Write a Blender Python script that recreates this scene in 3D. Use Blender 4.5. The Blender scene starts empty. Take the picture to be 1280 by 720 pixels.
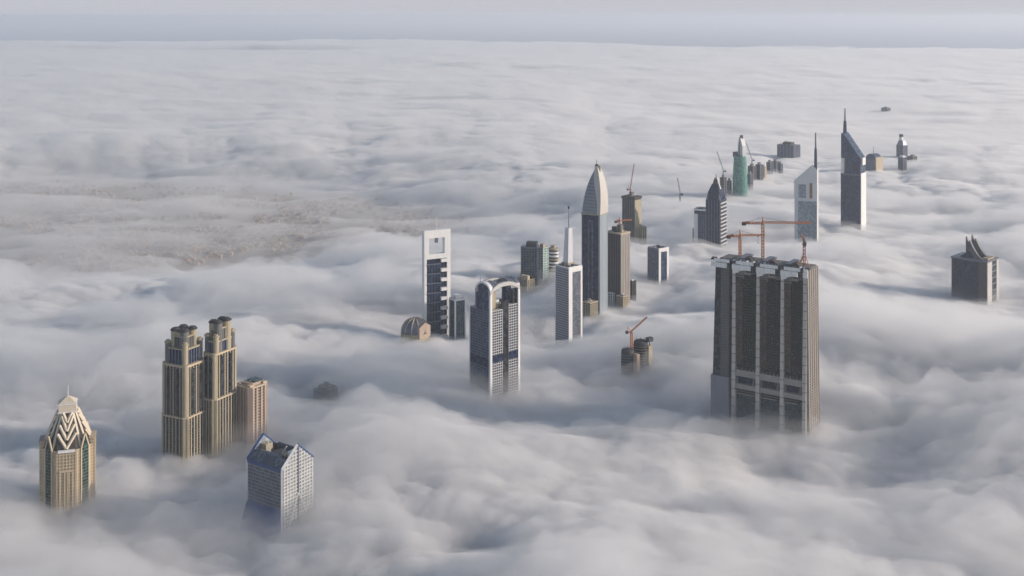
import bpy, bmesh, math, random
import numpy as np
from mathutils import Vector, Matrix
R = math.radians
S = bpy.context.scene
COL = S.collection

# ------------------------------------------------------------------ camera
CAM_Z = 640.0
F = 1440.0                      # focal length in pixels of the 1280 px wide photograph
YH = 20                         # photo row of eye level; verticals stay upright, so the lens is shifted down, not tilted
cd = bpy.data.cameras.new('camera'); cam = bpy.data.objects.new('camera', cd); COL.objects.link(cam)
cd.sensor_width = 36; cd.lens = 36 * F / 1280; cd.clip_start = 1; cd.clip_end = 400000
cam.location = (0, 0, CAM_Z); cam.rotation_euler = (math.pi / 2, 0, 0); cd.shift_y = -(360 - YH) / 1280
S.camera = cam
# ------------------------------------------------------------------ light
SUN_EL, SUN_AZ = R(17), R(92)          # azimuth clockwise from the view direction (+Y)
sdir = Vector((math.sin(SUN_AZ) * math.cos(SUN_EL), math.cos(SUN_AZ) * math.cos(SUN_EL), math.sin(SUN_EL)))
W = bpy.data.worlds.new('World'); S.world = W; W.use_nodes = True
nt = W.node_tree; nt.nodes.clear()
sky = nt.nodes.new('ShaderNodeTexSky'); sky.sky_type = 'NISHITA'; sky.sun_disc = False
sky.sun_elevation = SUN_EL; sky.sun_rotation = SUN_AZ; sky.air_density = 1.3; sky.dust_density = 2.5; sky.ozone_density = 2.0; sky.altitude = 600
# morning haze whitens the low sky; the blue returns overhead
tcw = nt.nodes.new('ShaderNodeTexCoord'); sep = nt.nodes.new('ShaderNodeSeparateXYZ'); mrw = nt.nodes.new('ShaderNodeMapRange'); mrw.interpolation_type = 'SMOOTHSTEP'
mrw.inputs['From Min'].default_value = 0.0; mrw.inputs['From Max'].default_value = 0.25; mrw.inputs['To Min'].default_value = 0.92; mrw.inputs['To Max'].default_value = 0.12
mxw = nt.nodes.new('ShaderNodeMix'); mxw.data_type = 'RGBA'; mxw.inputs['B'].default_value = (5.1, 5.15, 5.75, 1)
bg = nt.nodes.new('ShaderNodeBackground'); bg.inputs[1].default_value = 0.11
out = nt.nodes.new('ShaderNodeOutputWorld')
nt.links.new(tcw.outputs['Generated'], sep.inputs[0]); nt.links.new(sep.outputs['Z'], mrw.inputs['Value']); nt.links.new(mrw.outputs['Result'], mxw.inputs['Factor'])
nt.links.new(sky.outputs[0], mxw.inputs['A']); nt.links.new(mxw.outputs['Result'], bg.inputs[0]); nt.links.new(bg.outputs[0], out.inputs[0])
sl = bpy.data.lights.new('sun', 'SUN'); sl.energy = 4.0; sl.angle = R(1.0); sl.color = (1, .87, .76)
so = bpy.data.objects.new('sun', sl); COL.objects.link(so)
so.rotation_euler = sdir.to_track_quat('Z', 'Y').to_euler()
S.view_settings.view_transform = 'Standard'; S.view_settings.look = 'None'
S.view_settings.exposure = 0.05; S.view_settings.gamma = 1
S.cycles.use_denoising = True
S.cycles.max_bounces = 12; S.cycles.volume_bounces = 6; S.cycles.diffuse_bounces = 4
S.cycles.transparent_max_bounces = 32; S.cycles.sample_clamp_indirect = 4

# ------------------------------------------------------------------ geometry of the view
def ray(px, py):
    return Vector(((px - 640) / F, 1, (YH - py) / F))
def on(px, py, z):              # where the line of sight through a photo point meets the height z
    d = ray(px, py); t = (z - CAM_Z) / d.z
    return Vector((d.x * t, d.y * t, z))

# ------------------------------------------------------------------ value noise in numpy
def lattice(seed, n=256):
    return np.random.RandomState(seed).rand(n, n).astype(np.float32)
def vnoise(x, y, seed):
    L = lattice(seed); n = 256
    xi = np.floor(x); yi = np.floor(y); fx = (x - xi); fy = (y - yi)
    fx = fx * fx * fx * (fx * (fx * 6 - 15) + 10); fy = fy * fy * fy * (fy * (fy * 6 - 15) + 10)
    a = xi.astype(np.int64) % n; b = yi.astype(np.int64) % n; a1 = (a + 1) % n; b1 = (b + 1) % n
    return (L[a, b] * (1 - fx) + L[a1, b] * fx) * (1 - fy) + (L[a, b1] * (1 - fx) + L[a1, b1] * fx) * fy
def fbm(x, y, seed, octs, gain=.5, billow=False):
    s = 0; a = 1; tot = 0
    for o in range(octs):
        c, sn = math.cos(.6 + 1.1 * o), math.sin(.6 + 1.1 * o)
        v = vnoise((x * c - y * sn) * 2 ** o + 17.3 * o, (x * sn + y * c) * 2 ** o + 5.1 * o, seed + o)
        if billow: v = np.abs(2 * v - 1)
        s = s + a * v; tot += a; a *= gain
    return s / tot

def puffs(x, y, seed):
    """Rounded heaps with creases between them (cellular noise), 0..1."""
    A, B = lattice(seed), lattice(seed + 1); n = 256
    xi = np.floor(x); yi = np.floor(y); best = np.full(x.shape, 9.0)
    for dx in (-1, 0, 1):
        for dy in (-1, 0, 1):
            cx, cy = xi + dx, yi + dy; a, b = cx.astype(np.int64) % n, cy.astype(np.int64) % n
            best = np.minimum(best, (cx + A[a, b] - x) ** 2 + (cy + B[a, b] - y) ** 2)
    return 1 - np.minimum(best, 1.3) / 1.3

# ------------------------------------------------------------------ small material kit
MATS = {}
def nodes(name):
    m = bpy.data.materials.new(name); m.use_nodes = True; t = m.node_tree
    return m, t, t.nodes['Principled BSDF']
def volmat(name, color, dens, g):
    m = bpy.data.materials.new(name); m.use_nodes = True; t = m.node_tree; t.nodes.clear()
    v = t.nodes.new('ShaderNodeVolumePrincipled'); o = t.nodes.new('ShaderNodeOutputMaterial')
    v.inputs['Color'].default_value = (*color, 1); v.inputs['Density'].default_value = dens; v.inputs['Anisotropy'].default_value = g
    t.links.new(v.outputs[0], o.inputs['Volume'])
    return m

# ------------------------------------------------------------------ the cloud sea
ANCH = []                       # (x, y, height of the cloud top there, radius)
def sstep(a, b, v):
    t = np.clip((v - a) / (b - a), 0, 1); return t * t * (3 - 2 * t)
def hole_at(x, y):
    hole = np.zeros_like(x)
    for hx, hy, sx, sy in HOLES:
        hole = np.maximum(hole, np.exp(-(((x - hx) / sx) ** 2 + ((y - hy) / sy) ** 2) ** 1.2))
    return hole
def cloud_raw(x, y):
    r = np.sqrt(x * x + y * y)
    wx = x + 260 * (fbm(x / 700, y / 700, 11, 3) - .5); wy = y + 260 * (fbm(x / 700, y / 700, 31, 3) - .5)
    st = 1 + 1.2 * sstep(3500, 9000, r)                       # longer rolls far out
    big = fbm(wx / 1300 / st, wy / 800 / st, 51, 3) - .5
    mid = fbm(wx / 460 / st, wy / 360 / st, 71, 3, .5) - .5
    px_ = x + 90 * (fbm(x / 130, y / 130, 211, 3) - .5); py_ = y + 90 * (fbm(x / 130, y / 130, 231, 3) - .5)
    patch = .25 + .75 * sstep(.36, .66, fbm(x / 700, y / 560, 131, 2))
    near = 1 - sstep(2600, 6500, r)
    z = 92 + 72 * big + 38 * mid
    z = z + patch * (38 * (puffs(px_ / 330 / st, py_ / 270 / st, 301) - .6) + 21 * (puffs(px_ / 140 / st, py_ / 120 / st, 303) - .6))
    z = z + near * (.4 + .6 * patch) * (15 * (puffs(px_ / 62, py_ / 56, 305) - .6) + 11 * (fbm(x / 34, y / 30, 111, 3, .6) - .5))
    z = z + 45 * sstep(1350, 850, r)
    hole = hole_at(x, y)
    hn = fbm(x / 420, y / 260, 151, 4)
    z = z - (z + 20 - 70 * (hn - .5)) * np.clip(hole * 1.6, 0, 1)
    z = z - 300 * sstep(18500, 23500, r * .62 + 4800 + 15000 * (fbm(x / 9000, y / 2600, 171, 4) - .45))
    return z
_c = on(150, 285, 0)
HOLES = [(_c.x, _c.y, 1150, 850), (on(20, 262, 0).x, on(20, 262, 0).y, 800, 700), (on(350, 300, 0).x, on(350, 300, 0).y, 330, 330)]
def cloud_fix():
    if not ANCH: return []
    P = np.array(ANCH, dtype=float)
    n = len(P); raw = cloud_raw(P[:, 0].copy(), P[:, 1].copy())
    D2 = (P[:, None, 0] - P[None, :, 0]) ** 2 + (P[:, None, 1] - P[None, :, 1]) ** 2
    K = np.exp(-D2 / P[None, :, 3] ** 2)
    w = np.linalg.solve(K + .03 * np.eye(n), P[:, 2] - raw)
    return [(P[i, 0], P[i, 1], P[i, 3], w[i]) for i in range(n)]
FIX = None
def cloud_top(x, y):
    global FIX
    if FIX is None: FIX = cloud_fix()
    z = cloud_raw(x, y)
    for ax, ay, r, w in FIX:
        z = z + w * np.exp(-((x - ax) ** 2 + (y - ay) ** 2) / r ** 2)
    return z
def disc_mesh(name, az, rad, off, bottom, mat, kind):
    A, Q = np.meshgrid(az, rad)            # rows = rings
    x = (Q * np.sin(A)).ravel(); y = (Q * np.cos(A)).ravel()
    z = np.concatenate([cloud_top(x[i:i + 60000], y[i:i + 60000]) for i in range(0, len(x), 60000)]) + off * (1 - (.8 if off > 0 else 0) * sstep(2200, 5500, np.sqrt(x * x + y * y)))
    if off > 0:                                                # mist: torn drifts of uneven depth, thinning to nothing
        r = np.sqrt(x * x + y * y); q = 1 - .72 * sstep(2200, 6000, r)
        wx = x + 170 * (fbm(x / 210, y / 210, 411, 4, .6) - .5); wy = y + 170 * (fbm(x / 210, y / 210, 431, 4, .6) - .5)
        drift = fbm(wx / 300, wy / 170, 451, 5, .62); drift = sstep(.36, .72, drift)
        clear = np.zeros_like(x)                               # thinner in the lee of the towers
        for ax, ay, rr, w in FIX: clear = np.maximum(clear, np.exp(-((x - ax) ** 2 + (y - ay + 40) ** 2) / (rr * .62) ** 2))
        z = z + q * (52 * drift ** 1.3 * (1 - .72 * clear) - 2)
        h = hole_at(x, y); wall = (33 + 66 * (fbm(wx / 420, wy / 300, 471, 5, .6) - .5)) * np.clip(h * 4, 0, 1) - 200 * (h < .02)
        z = np.maximum(z, wall)
    z = np.maximum(z, bottom + 20)
    na, nr = len(az), len(rad)
    rx = rad[-1] * np.sin(az); ry = rad[-1] * np.cos(az)
    V = np.concatenate([np.stack([x, y, z], 1), np.stack([rx, ry, np.full(na, bottom)], 1),
                        [[0, 0, float(z[:na].mean())], [0, 0, bottom]]]).astype(np.float32)
    i = np.arange(nr)[:, None] * na + np.arange(na)[None, :]
    j = np.arange(nr)[:, None] * na + (np.arange(na)[None, :] + 1) % na
    q = [np.stack([i[:-1].ravel(), i[1:].ravel(), j[1:].ravel(), j[:-1].ravel()], 1)]
    b = nr * na + np.arange(na); b1 = nr * na + (np.arange(na) + 1) % na
    q.append(np.stack([i[-1], b, b1, j[-1]], 1))
    q = np.concatenate(q)
    c0 = nr * na + na; c1 = c0 + 1
    t = np.concatenate([np.stack([np.full(na, c0), i[0], j[0]], 1), np.stack([np.full(na, c1), b1, b], 1)])
    me = bpy.data.meshes.new(name)
    me.vertices.add(len(V)); me.vertices.foreach_set('co', V.ravel())
    nl = q.size + t.size; me.loops.add(nl); me.polygons.add(len(q) + len(t))
    me.loops.foreach_set('vertex_index', np.concatenate([q.ravel(), t.ravel()]).astype(np.int32))
    me.polygons.foreach_set('loop_start', np.concatenate([np.arange(len(q)) * 4, q.size + np.arange(len(t)) * 3]).astype(np.int32))
    me.update(calc_edges=True); me.flip_normals(); me.validate()
    me.polygons.foreach_set('use_smooth', np.ones(len(me.polygons), dtype=bool))
    me.materials.append(mat)
    o = bpy.data.objects.new(name, me); COL.objects.link(o); o['kind'] = kind
    return o
def azimuths(n_in, n_out, half=36):
    a = np.radians(np.linspace(-half, half, n_in)); b = np.radians(np.linspace(half, 360 - half, n_out + 2)[1:-1])
    return np.concatenate([a, b])
def radii(n, r0=260, r1=24500):
    return np.exp(np.linspace(math.log(r0), math.log(r1), n))
def radii2():
    L = lambda a, b, n: np.exp(np.linspace(math.log(a), math.log(b), n, endpoint=False))
    return np.concatenate([L(260, 950, 30), L(950, 6000, 500), L(6000, 40000, 330)])
def build_clouds():
    core = bpy.data.materials.new('cloud_scatter_base'); core.use_nodes = True
    p = core.node_tree.nodes['Principled BSDF']; p.inputs['Base Color'].default_value = (.84, .84, .85, 1); p.inputs['Roughness'].default_value = 1; p.inputs['Specular IOR Level'].default_value = 0  # added opaque white surface, stands in for multiple scattering inside the cloud
    o = disc_mesh('cloud_scatter_base', azimuths(420, 120), radii(560, 260, 40000), -34, -260, core, 'stuff'); tagged(o, 'white surface added inside the cloud sea in place of deep scattered light', 'cloud')
    o = disc_mesh('cloud_sea', azimuths(700, 150), radii2(), 0, -280, volmat('cloud_body', (.985, .985, .99), .09, .3), 'stuff'); tagged(o, 'rolling grey sea of cloud from which the towers rise', 'cloud')
    o = disc_mesh('cloud_veil', azimuths(620, 100), radii2(), 5, -300, volmat('cloud_mist', (.985, .985, .99), .011, .3), 'stuff'); tagged(o, 'thin mist lying over the cloud sea and low city', 'mist')
def tagged(o, label, cat, group=None, kind=None):
    o['label'] = label; o['category'] = cat
    if group: o['group'] = group
    if kind: o['kind'] = kind
    return o
def build_ground():
    m, t, p = nodes('ground')
    tc = t.nodes.new('ShaderNodeTexCoord'); n = t.nodes.new('ShaderNodeTexNoise'); n.inputs['Scale'].default_value = .004; n.inputs['Detail'].default_value = 8
    cr = t.nodes.new('ShaderNodeValToRGB'); e = cr.color_ramp.elements
    e[0].position = .35; e[0].color = (.14, .125, .11, 1); e[1].position = .65; e[1].color = (.27, .23, .19, 1)
    t.links.new(tc.outputs['Object'], n.inputs['Vector']); t.links.new(n.outputs[0], cr.inputs[0]); t.links.new(cr.outputs[0], p.inputs['Base Color'])
    p.inputs['Roughness'].default_value = .95
    bm = bmesh.new(); bmesh.ops.create_circle(bm, cap_ends=True, segments=96, radius=100000)
    me = bpy.data.meshes.new('ground'); bm.to_mesh(me); me.materials.append(m)
    o = bpy.data.objects.new('ground', me); COL.objects.link(o); o['kind'] = 'structure'
def build_sea():
    m, t, p = nodes('sea_water'); p.inputs['Base Color'].default_value = (.27, .32, .40, 1); p.inputs['Roughness'].default_value = .45
    n = t.nodes.new('ShaderNodeTexNoise'); n.inputs['Scale'].default_value = .002; n.inputs['Detail'].default_value = 5
    tc = t.nodes.new('ShaderNodeTexCoord'); bp = t.nodes.new('ShaderNodeBump'); bp.inputs['Distance'].default_value = 60; bp.inputs['Strength'].default_value = .5
    t.links.new(tc.outputs['Object'], n.inputs['Vector']); t.links.new(n.outputs[0], bp.inputs['Height']); t.links.new(bp.outputs[0], p.inputs['Normal'])
    bm = bmesh.new(); rnd = random.Random(3)
    shore = [bm.verts.new((-60000 + 3000 * k, 15500 + 1200 * rnd.random(), .6)) for k in range(41)]
    bm.faces.new(shore + [bm.verts.new((60000, 78000, .6)), bm.verts.new((-60000, 78000, .6))])
    bmesh.ops.recalc_face_normals(bm, faces=bm.faces[:])
    me = bpy.data.meshes.new('sea'); bm.to_mesh(me); me.materials.append(m)
    if me.polygons[0].normal.z < 0: me.flip_normals()
    o = bpy.data.objects.new('sea', me); COL.objects.link(o); o['kind'] = 'structure'
def build_haze():
    bm = bmesh.new(); bmesh.ops.create_cube(bm, size=1)
    bmesh.ops.scale(bm, vec=(210000, 210000, CAM_Z + 40 + 310), verts=bm.verts)
    bmesh.ops.translate(bm, vec=(0, 0, (CAM_Z + 40 - 310) / 2), verts=bm.verts)
    me = bpy.data.meshes.new('haze'); bm.to_mesh(me); me.materials.append(volmat('haze', (.86, .92, 1), 4.3e-5, .25))
    o = bpy.data.objects.new('haze', me); COL.objects.link(o); o['kind'] = 'stuff'

# ------------------------------------------------------------------ mesh kit
class MB:
    def __init__(s): s.v = []; s.f = []
    def add(s, vs, fs):
        o = len(s.v); s.v += [tuple(v) for v in vs]; s.f += [tuple(i + o for i in f) for f in fs]; return s
    def loft(s, rings):                       # rings: lists of 3-D points, same count, closed with caps
        n = len(rings[0]); vs = [p for r in rings for p in r]; fs = [tuple(range(n))[::-1], tuple(range((len(rings) - 1) * n, len(rings) * n))]
        for k in range(len(rings) - 1):
            for i in range(n):
                j = (i + 1) % n; fs.append((k * n + i, k * n + j, (k + 1) * n + j, (k + 1) * n + i))
        return s.add(vs, fs)
    def prism(s, poly, z0, z1, top=None):
        return s.loft([[(x, y, z0) for x, y in poly], [(x, y, z1) for x, y in (top or poly)]])
    def box(s, x0, x1, y0, y1, z0, z1):
        return s.prism([(x0, y0), (x1, y0), (x1, y1), (x0, y1)], z0, z1)
    def xz(s, prof, y0, y1):                  # profile in x, z pushed along y
        return s.loft([[(x, y0, z) for x, z in prof], [(x, y1, z) for x, z in prof]])
    def yz(s, prof, x0, x1):
        return s.loft([[(x0, y, z) for y, z in prof], [(x1, y, z) for y, z in prof]])
    def tube(s, p, q, r, n=4, r2=None):
        p, q = Vector(p), Vector(q); d = (q - p)
        if d.length < 1e-6: return s
        a = d.orthogonal().normalized(); b = d.normalized().cross(a); r2 = r if r2 is None else r2
        ring = lambda c, rr: [c + (a * math.cos(t) + b * math.sin(t)) * rr for t in [2 * math.pi * (i + .5) / n for i in range(n)]]
        return s.loft([ring(p, r), ring(q, r2)])
    def bands(s, poly, zs, h, proud):
        pp = offset(poly, proud)
        for z in zs: s.prism(pp, z, z + h)
        return s
    def mullions(s, poly, z0, z1, sp, w, proud, edges=None):
        n = len(poly)
        for i in range(n):
            if edges is not None and i not in edges: continue
            p = Vector(poly[i]); q = Vector(poly[(i + 1) % n]); d = q - p; L = d.length
            if L < sp * .8: continue
            d.normalize(); nrm = Vector((d.y, -d.x)); k = max(1, round(L / sp))
            for j in range(k + 1):
                c = p + d * min(max(L * j / k, w / 2), L - w / 2)
                a = c - d * w / 2 - nrm * .3; b = c + d * w / 2 - nrm * .3
                s.prism([a, b, b + nrm * (proud + .3), a + nrm * (proud + .3)], z0, z1)
        return s
    def build(s, name, mat, parent=None, kind=None, smooth=False):
        me = bpy.data.meshes.new(name); me.from_pydata(s.v, [], s.f)
        bm = bmesh.new(); bm.from_mesh(me); bmesh.ops.recalc_face_normals(bm, faces=bm.faces[:]); bm.to_mesh(me); bm.free()
        if smooth: me.polygons.foreach_set('use_smooth', [True] * len(me.polygons))
        me.materials.append(mat)
        o = bpy.data.objects.new(name, me); COL.objects.link(o); o.parent = parent
        if kind: o['kind'] = kind
        return o
def offset(poly, d):
    n = len(poly); out = []
    for i in range(n):
        p0, p1, p2 = Vector(poly[i - 1]), Vector(poly[i]), Vector(poly[(i + 1) % n])
        a = (p1 - p0).normalized(); b = (p2 - p1).normalized()
        na = Vector((a.y, -a.x)); nb = Vector((b.y, -b.x)); k = (na + nb); k.normalize()
        out.append(tuple(p1 + k * (d / max(.3, k.dot(na)))))
    return out
def rect(a, b, cx=0, cy=0): return [(cx - a / 2, cy - b / 2), (cx + a / 2, cy - b / 2), (cx + a / 2, cy + b / 2), (cx - a / 2, cy + b / 2)]
def cham(a, b, c, cx=0, cy=0):
    a /= 2; b /= 2
    return [(cx + x, cy + y) for x, y in [(-a + c, -b), (a - c, -b), (a, -b + c), (a, b - c), (a - c, b), (-a + c, b), (-a, b - c), (-a, -b + c)]]
def circ(rx, ry=None, n=24, cx=0, cy=0):
    ry = ry or rx
    return [(cx + rx * math.cos(2 * math.pi * i / n), cy + ry * math.sin(2 * math.pi * i / n)) for i in range(n)]

# ------------------------------------------------------------------ materials
def plain(name, c, rough=.8, var=.25, scale=.15, metal=0):
    if name in MATS: return MATS[name]
    m, t, p = nodes(name)
    tc = t.nodes.new('ShaderNodeTexCoord'); mp = t.nodes.new('ShaderNodeMapping'); mp.inputs['Scale'].default_value = (1, 1, .25)
    n = t.nodes.new('ShaderNodeTexNoise'); n.inputs['Scale'].default_value = scale; n.inputs['Detail'].default_value = 6; n.inputs['Roughness'].default_value = .7
    mr = t.nodes.new('ShaderNodeMapRange'); mr.inputs['From Min'].default_value = .3; mr.inputs['From Max'].default_value = .7
    mr.inputs['To Min'].default_value = 1 - var; mr.inputs['To Max'].default_value = 1 + var * .5
    mx = t.nodes.new('ShaderNodeVectorMath'); mx.operation = 'SCALE'; mx.inputs[0].default_value = c
    L = t.links.new
    L(tc.outputs['Object'], mp.inputs[0]); L(mp.outputs[0], n.inputs['Vector']); L(n.outputs[0], mr.inputs[0]); L(mr.outputs[0], mx.inputs['Scale']); L(mx.outputs[0], p.inputs['Base Color'])
    p.inputs['Roughness'].default_value = rough; p.inputs['Metallic'].default_value = metal
    MATS[name] = m; return m
def glass(name, dark, light, cell=(3.1, 3.1, 4.0), rough=.22, metal=.04, amount=.5):
    if name in MATS: return MATS[name]
    m, t, p = nodes(name); L = t.links.new
    tc = t.nodes.new('ShaderNodeTexCoord'); ad = t.nodes.new('ShaderNodeVectorMath'); ad.operation = 'ADD'; ad.inputs[1].default_value = (.377, .413, .291)
    sn = t.nodes.new('ShaderNodeVectorMath'); sn.operation = 'SNAP'; sn.inputs[1].default_value = cell
    wn = t.nodes.new('ShaderNodeTexWhiteNoise'); cr = t.nodes.new('ShaderNodeValToRGB'); e = cr.color_ramp.elements
    e[0].color = (*dark, 1); e[1].color = (*light, 1); e[0].position = amount * .7; e[1].position = 1.0
    L(tc.outputs['Object'], ad.inputs[0]); L(ad.outputs[0], sn.inputs[0]); L(sn.outputs[0], wn.inputs['Vector']); L(wn.outputs[0], cr.inputs[0]); L(cr.outputs[0], p.inputs['Base Color'])
    mr = t.nodes.new('ShaderNodeMapRange'); mr.inputs['To Min'].default_value = rough * .6; mr.inputs['To Max'].default_value = rough * 1.6
    L(wn.outputs[0], mr.inputs[0]); L(mr.outputs[0], p.inputs['Roughness']); p.inputs['Metallic'].default_value = metal; p.inputs['Specular IOR Level'].default_value = .22
    MATS[name] = m; return m
G_BLUE = glass('blue_grey_glass', (.018, .034, .075), (.06, .085, .145))
G_NAVY = glass('navy_glass', (.008, .016, .045), (.022, .038, .085))
G_TEAL = glass('teal_glass', (.02, .045, .055), (.08, .12, .13))
G_GREEN = glass('green_glass', (.07, .20, .17), (.16, .32, .27))
G_PALE = glass('pale_glass', (.22, .26, .30), (.36, .40, .44))
G_DARK = glass('dark_glass', (.012, .016, .022), (.05, .055, .065))
G_GREY = glass('grey_glass', (.09, .10, .125), (.17, .185, .21))
G_BLACKGREEN = glass('bottle_green_glass', (.01, .035, .035), (.04, .10, .09))
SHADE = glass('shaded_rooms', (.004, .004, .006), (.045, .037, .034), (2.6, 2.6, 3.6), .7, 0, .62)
WHITE = plain('white_cladding', (.74, .74, .73), .5, .1)
STEEL = plain('grey_cladding', (.14, .155, .20), .4, .15, metal=.3)
BEIGE = plain('beige_stone', (.50, .41, .29), .8, .18)
CREAM = plain('cream_stone', (.60, .53, .42), .7, .12)
SAND = plain('sand_stone', (.38, .33, .23), .85, .2)
PINK = plain('pink_stone', (.40, .31, .255), .85, .2)
CONC = plain('raw_concrete', (.15, .148, .145), .9, .3, .3)
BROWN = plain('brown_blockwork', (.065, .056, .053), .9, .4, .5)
DARK = plain('dark_roofing', (.05, .05, .055), .8, .3)
HORN = plain('horn_cladding', (.06, .065, .075), .5, .2)
LIGHT = plain('light_stone', (.50, .49, .47), .6, .12)
ROOFG = plain('grey_roofing', (.22, .22, .22), .9, .3)
BLUEM = plain('blue_metal', (.03, .07, .20), .4, .2)
ORANGE = plain('orange_paint', (.55, .20, .07), .6, .2)
REDM = plain('rust_red_paint', (.32, .10, .06), .6, .2)
FILM = plain('white_sheeting', (.78, .78, .76), .7, .25, .4)

# ------------------------------------------------------------------ siting
class Site:
    """A building whose near corner meets the cloud at a photo point; phi turns its right side (phi > 0) or left side (phi < 0) to view."""
    def __init__(s, name, label, cat, xc, yc, wf, ws, phi, group=None, zc=100, rad=210, anchor=True, dz=12):
        P = on(xc, yc, zc); s.P = P; d = ray(xc, yc); t = (zc - CAM_Z) / d.z; s.m = t / F
        ph = R(abs(phi)); s.a = wf * s.m / math.cos(ph); s.b = ws * s.m / max(.05, math.sin(ph))
        beta = math.atan2(P.x, P.y); s.yaw = -beta - R(phi)
        sg = 1 if phi > 0 else -1
        c = Matrix.Rotation(s.yaw, 2) @ Vector((sg * s.a / 2, -s.b / 2))
        s.o = bpy.data.objects.new(name, None); COL.objects.link(s.o)
        s.o.location = (P.x - c.x, P.y - c.y, 0); s.o.rotation_euler = (0, 0, s.yaw); s.o.empty_display_size = 20
        tagged(s.o, label, cat, group)
        if anchor:
            k = max(1, P.y / 2600)
            ANCH.append((P.x, P.y - 25 * k, zc - dz, rad * k))
    def Z(s, py, back=0):         # height at which a point `back` metres behind the near corner shows at photo row py
        d = ray(640, py); return CAM_Z + d.z * ((s.P.y + back) / d.y)
    def rect(s): return rect(s.a, s.b)
def shell(s, poly, z1, gmat, bmat, fh=4, bh=1.1, bp=.5, msp=None, mw=.5, mp=.7, mmat=None, z0=0, parent=None, zlow=55, name='glazing'):
    root = parent or s.o
    MB().prism(poly, z0, z1).build(name, gmat, root)
    if bmat:
        n = int((z1 - zlow) / fh); zs = [z1 - fh * (k + 1) + fh - bh - .02 for k in range(n)]
        MB().bands(poly, [z for z in zs if z > z0 + .3], bh, bp).build('floor_bands', bmat, root, 'stuff')
    if msp: MB().mullions(poly, max(z0, zlow), z1 - .3, msp, mw, mp).build('mullions', mmat or bmat, root, 'stuff')
def roofkit(s, poly_a, poly_b, z, seed, mat=None, n=5, cx=0, cy=0, hmax=5):
    rnd = random.Random(seed)
    for k in range(n):
        w, d, h = rnd.uniform(2.5, 7), rnd.uniform(2.5, 6), rnd.uniform(1.5, hmax)
        x = cx + rnd.uniform(-poly_a / 2 + 5, poly_a / 2 - 5); y = cy + rnd.uniform(-poly_b / 2 + 5, poly_b / 2 - 5)
        MB().box(x - w / 2, x + w / 2, y - d / 2, y + d / 2, z - .3 + k * .013, z + h).build('roof_plant', mat or rnd.choice([STEEL, ROOFG, WHITE]), s.o)
def parapet(s, poly, z, h, w, mat, name='parapet', parent=None):
    n = len(poly); inn = offset(poly, -w); ring = [[(x, y, z) for x, y in poly], [(x, y, z + h) for x, y in poly], [(x, y, z + h) for x, y in inn], [(x, y, z) for x, y in inn]]
    m = MB(); vs = [p for r in ring for p in r]; fs = []
    for k in range(4):
        for i in range(n):
            j = (i + 1) % n; a, b = k * n, ((k + 1) % 4) * n; fs.append((a + i, a + j, b + j, b + i))
    return m.add(vs, fs).build(name, mat, parent or s.o)

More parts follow.
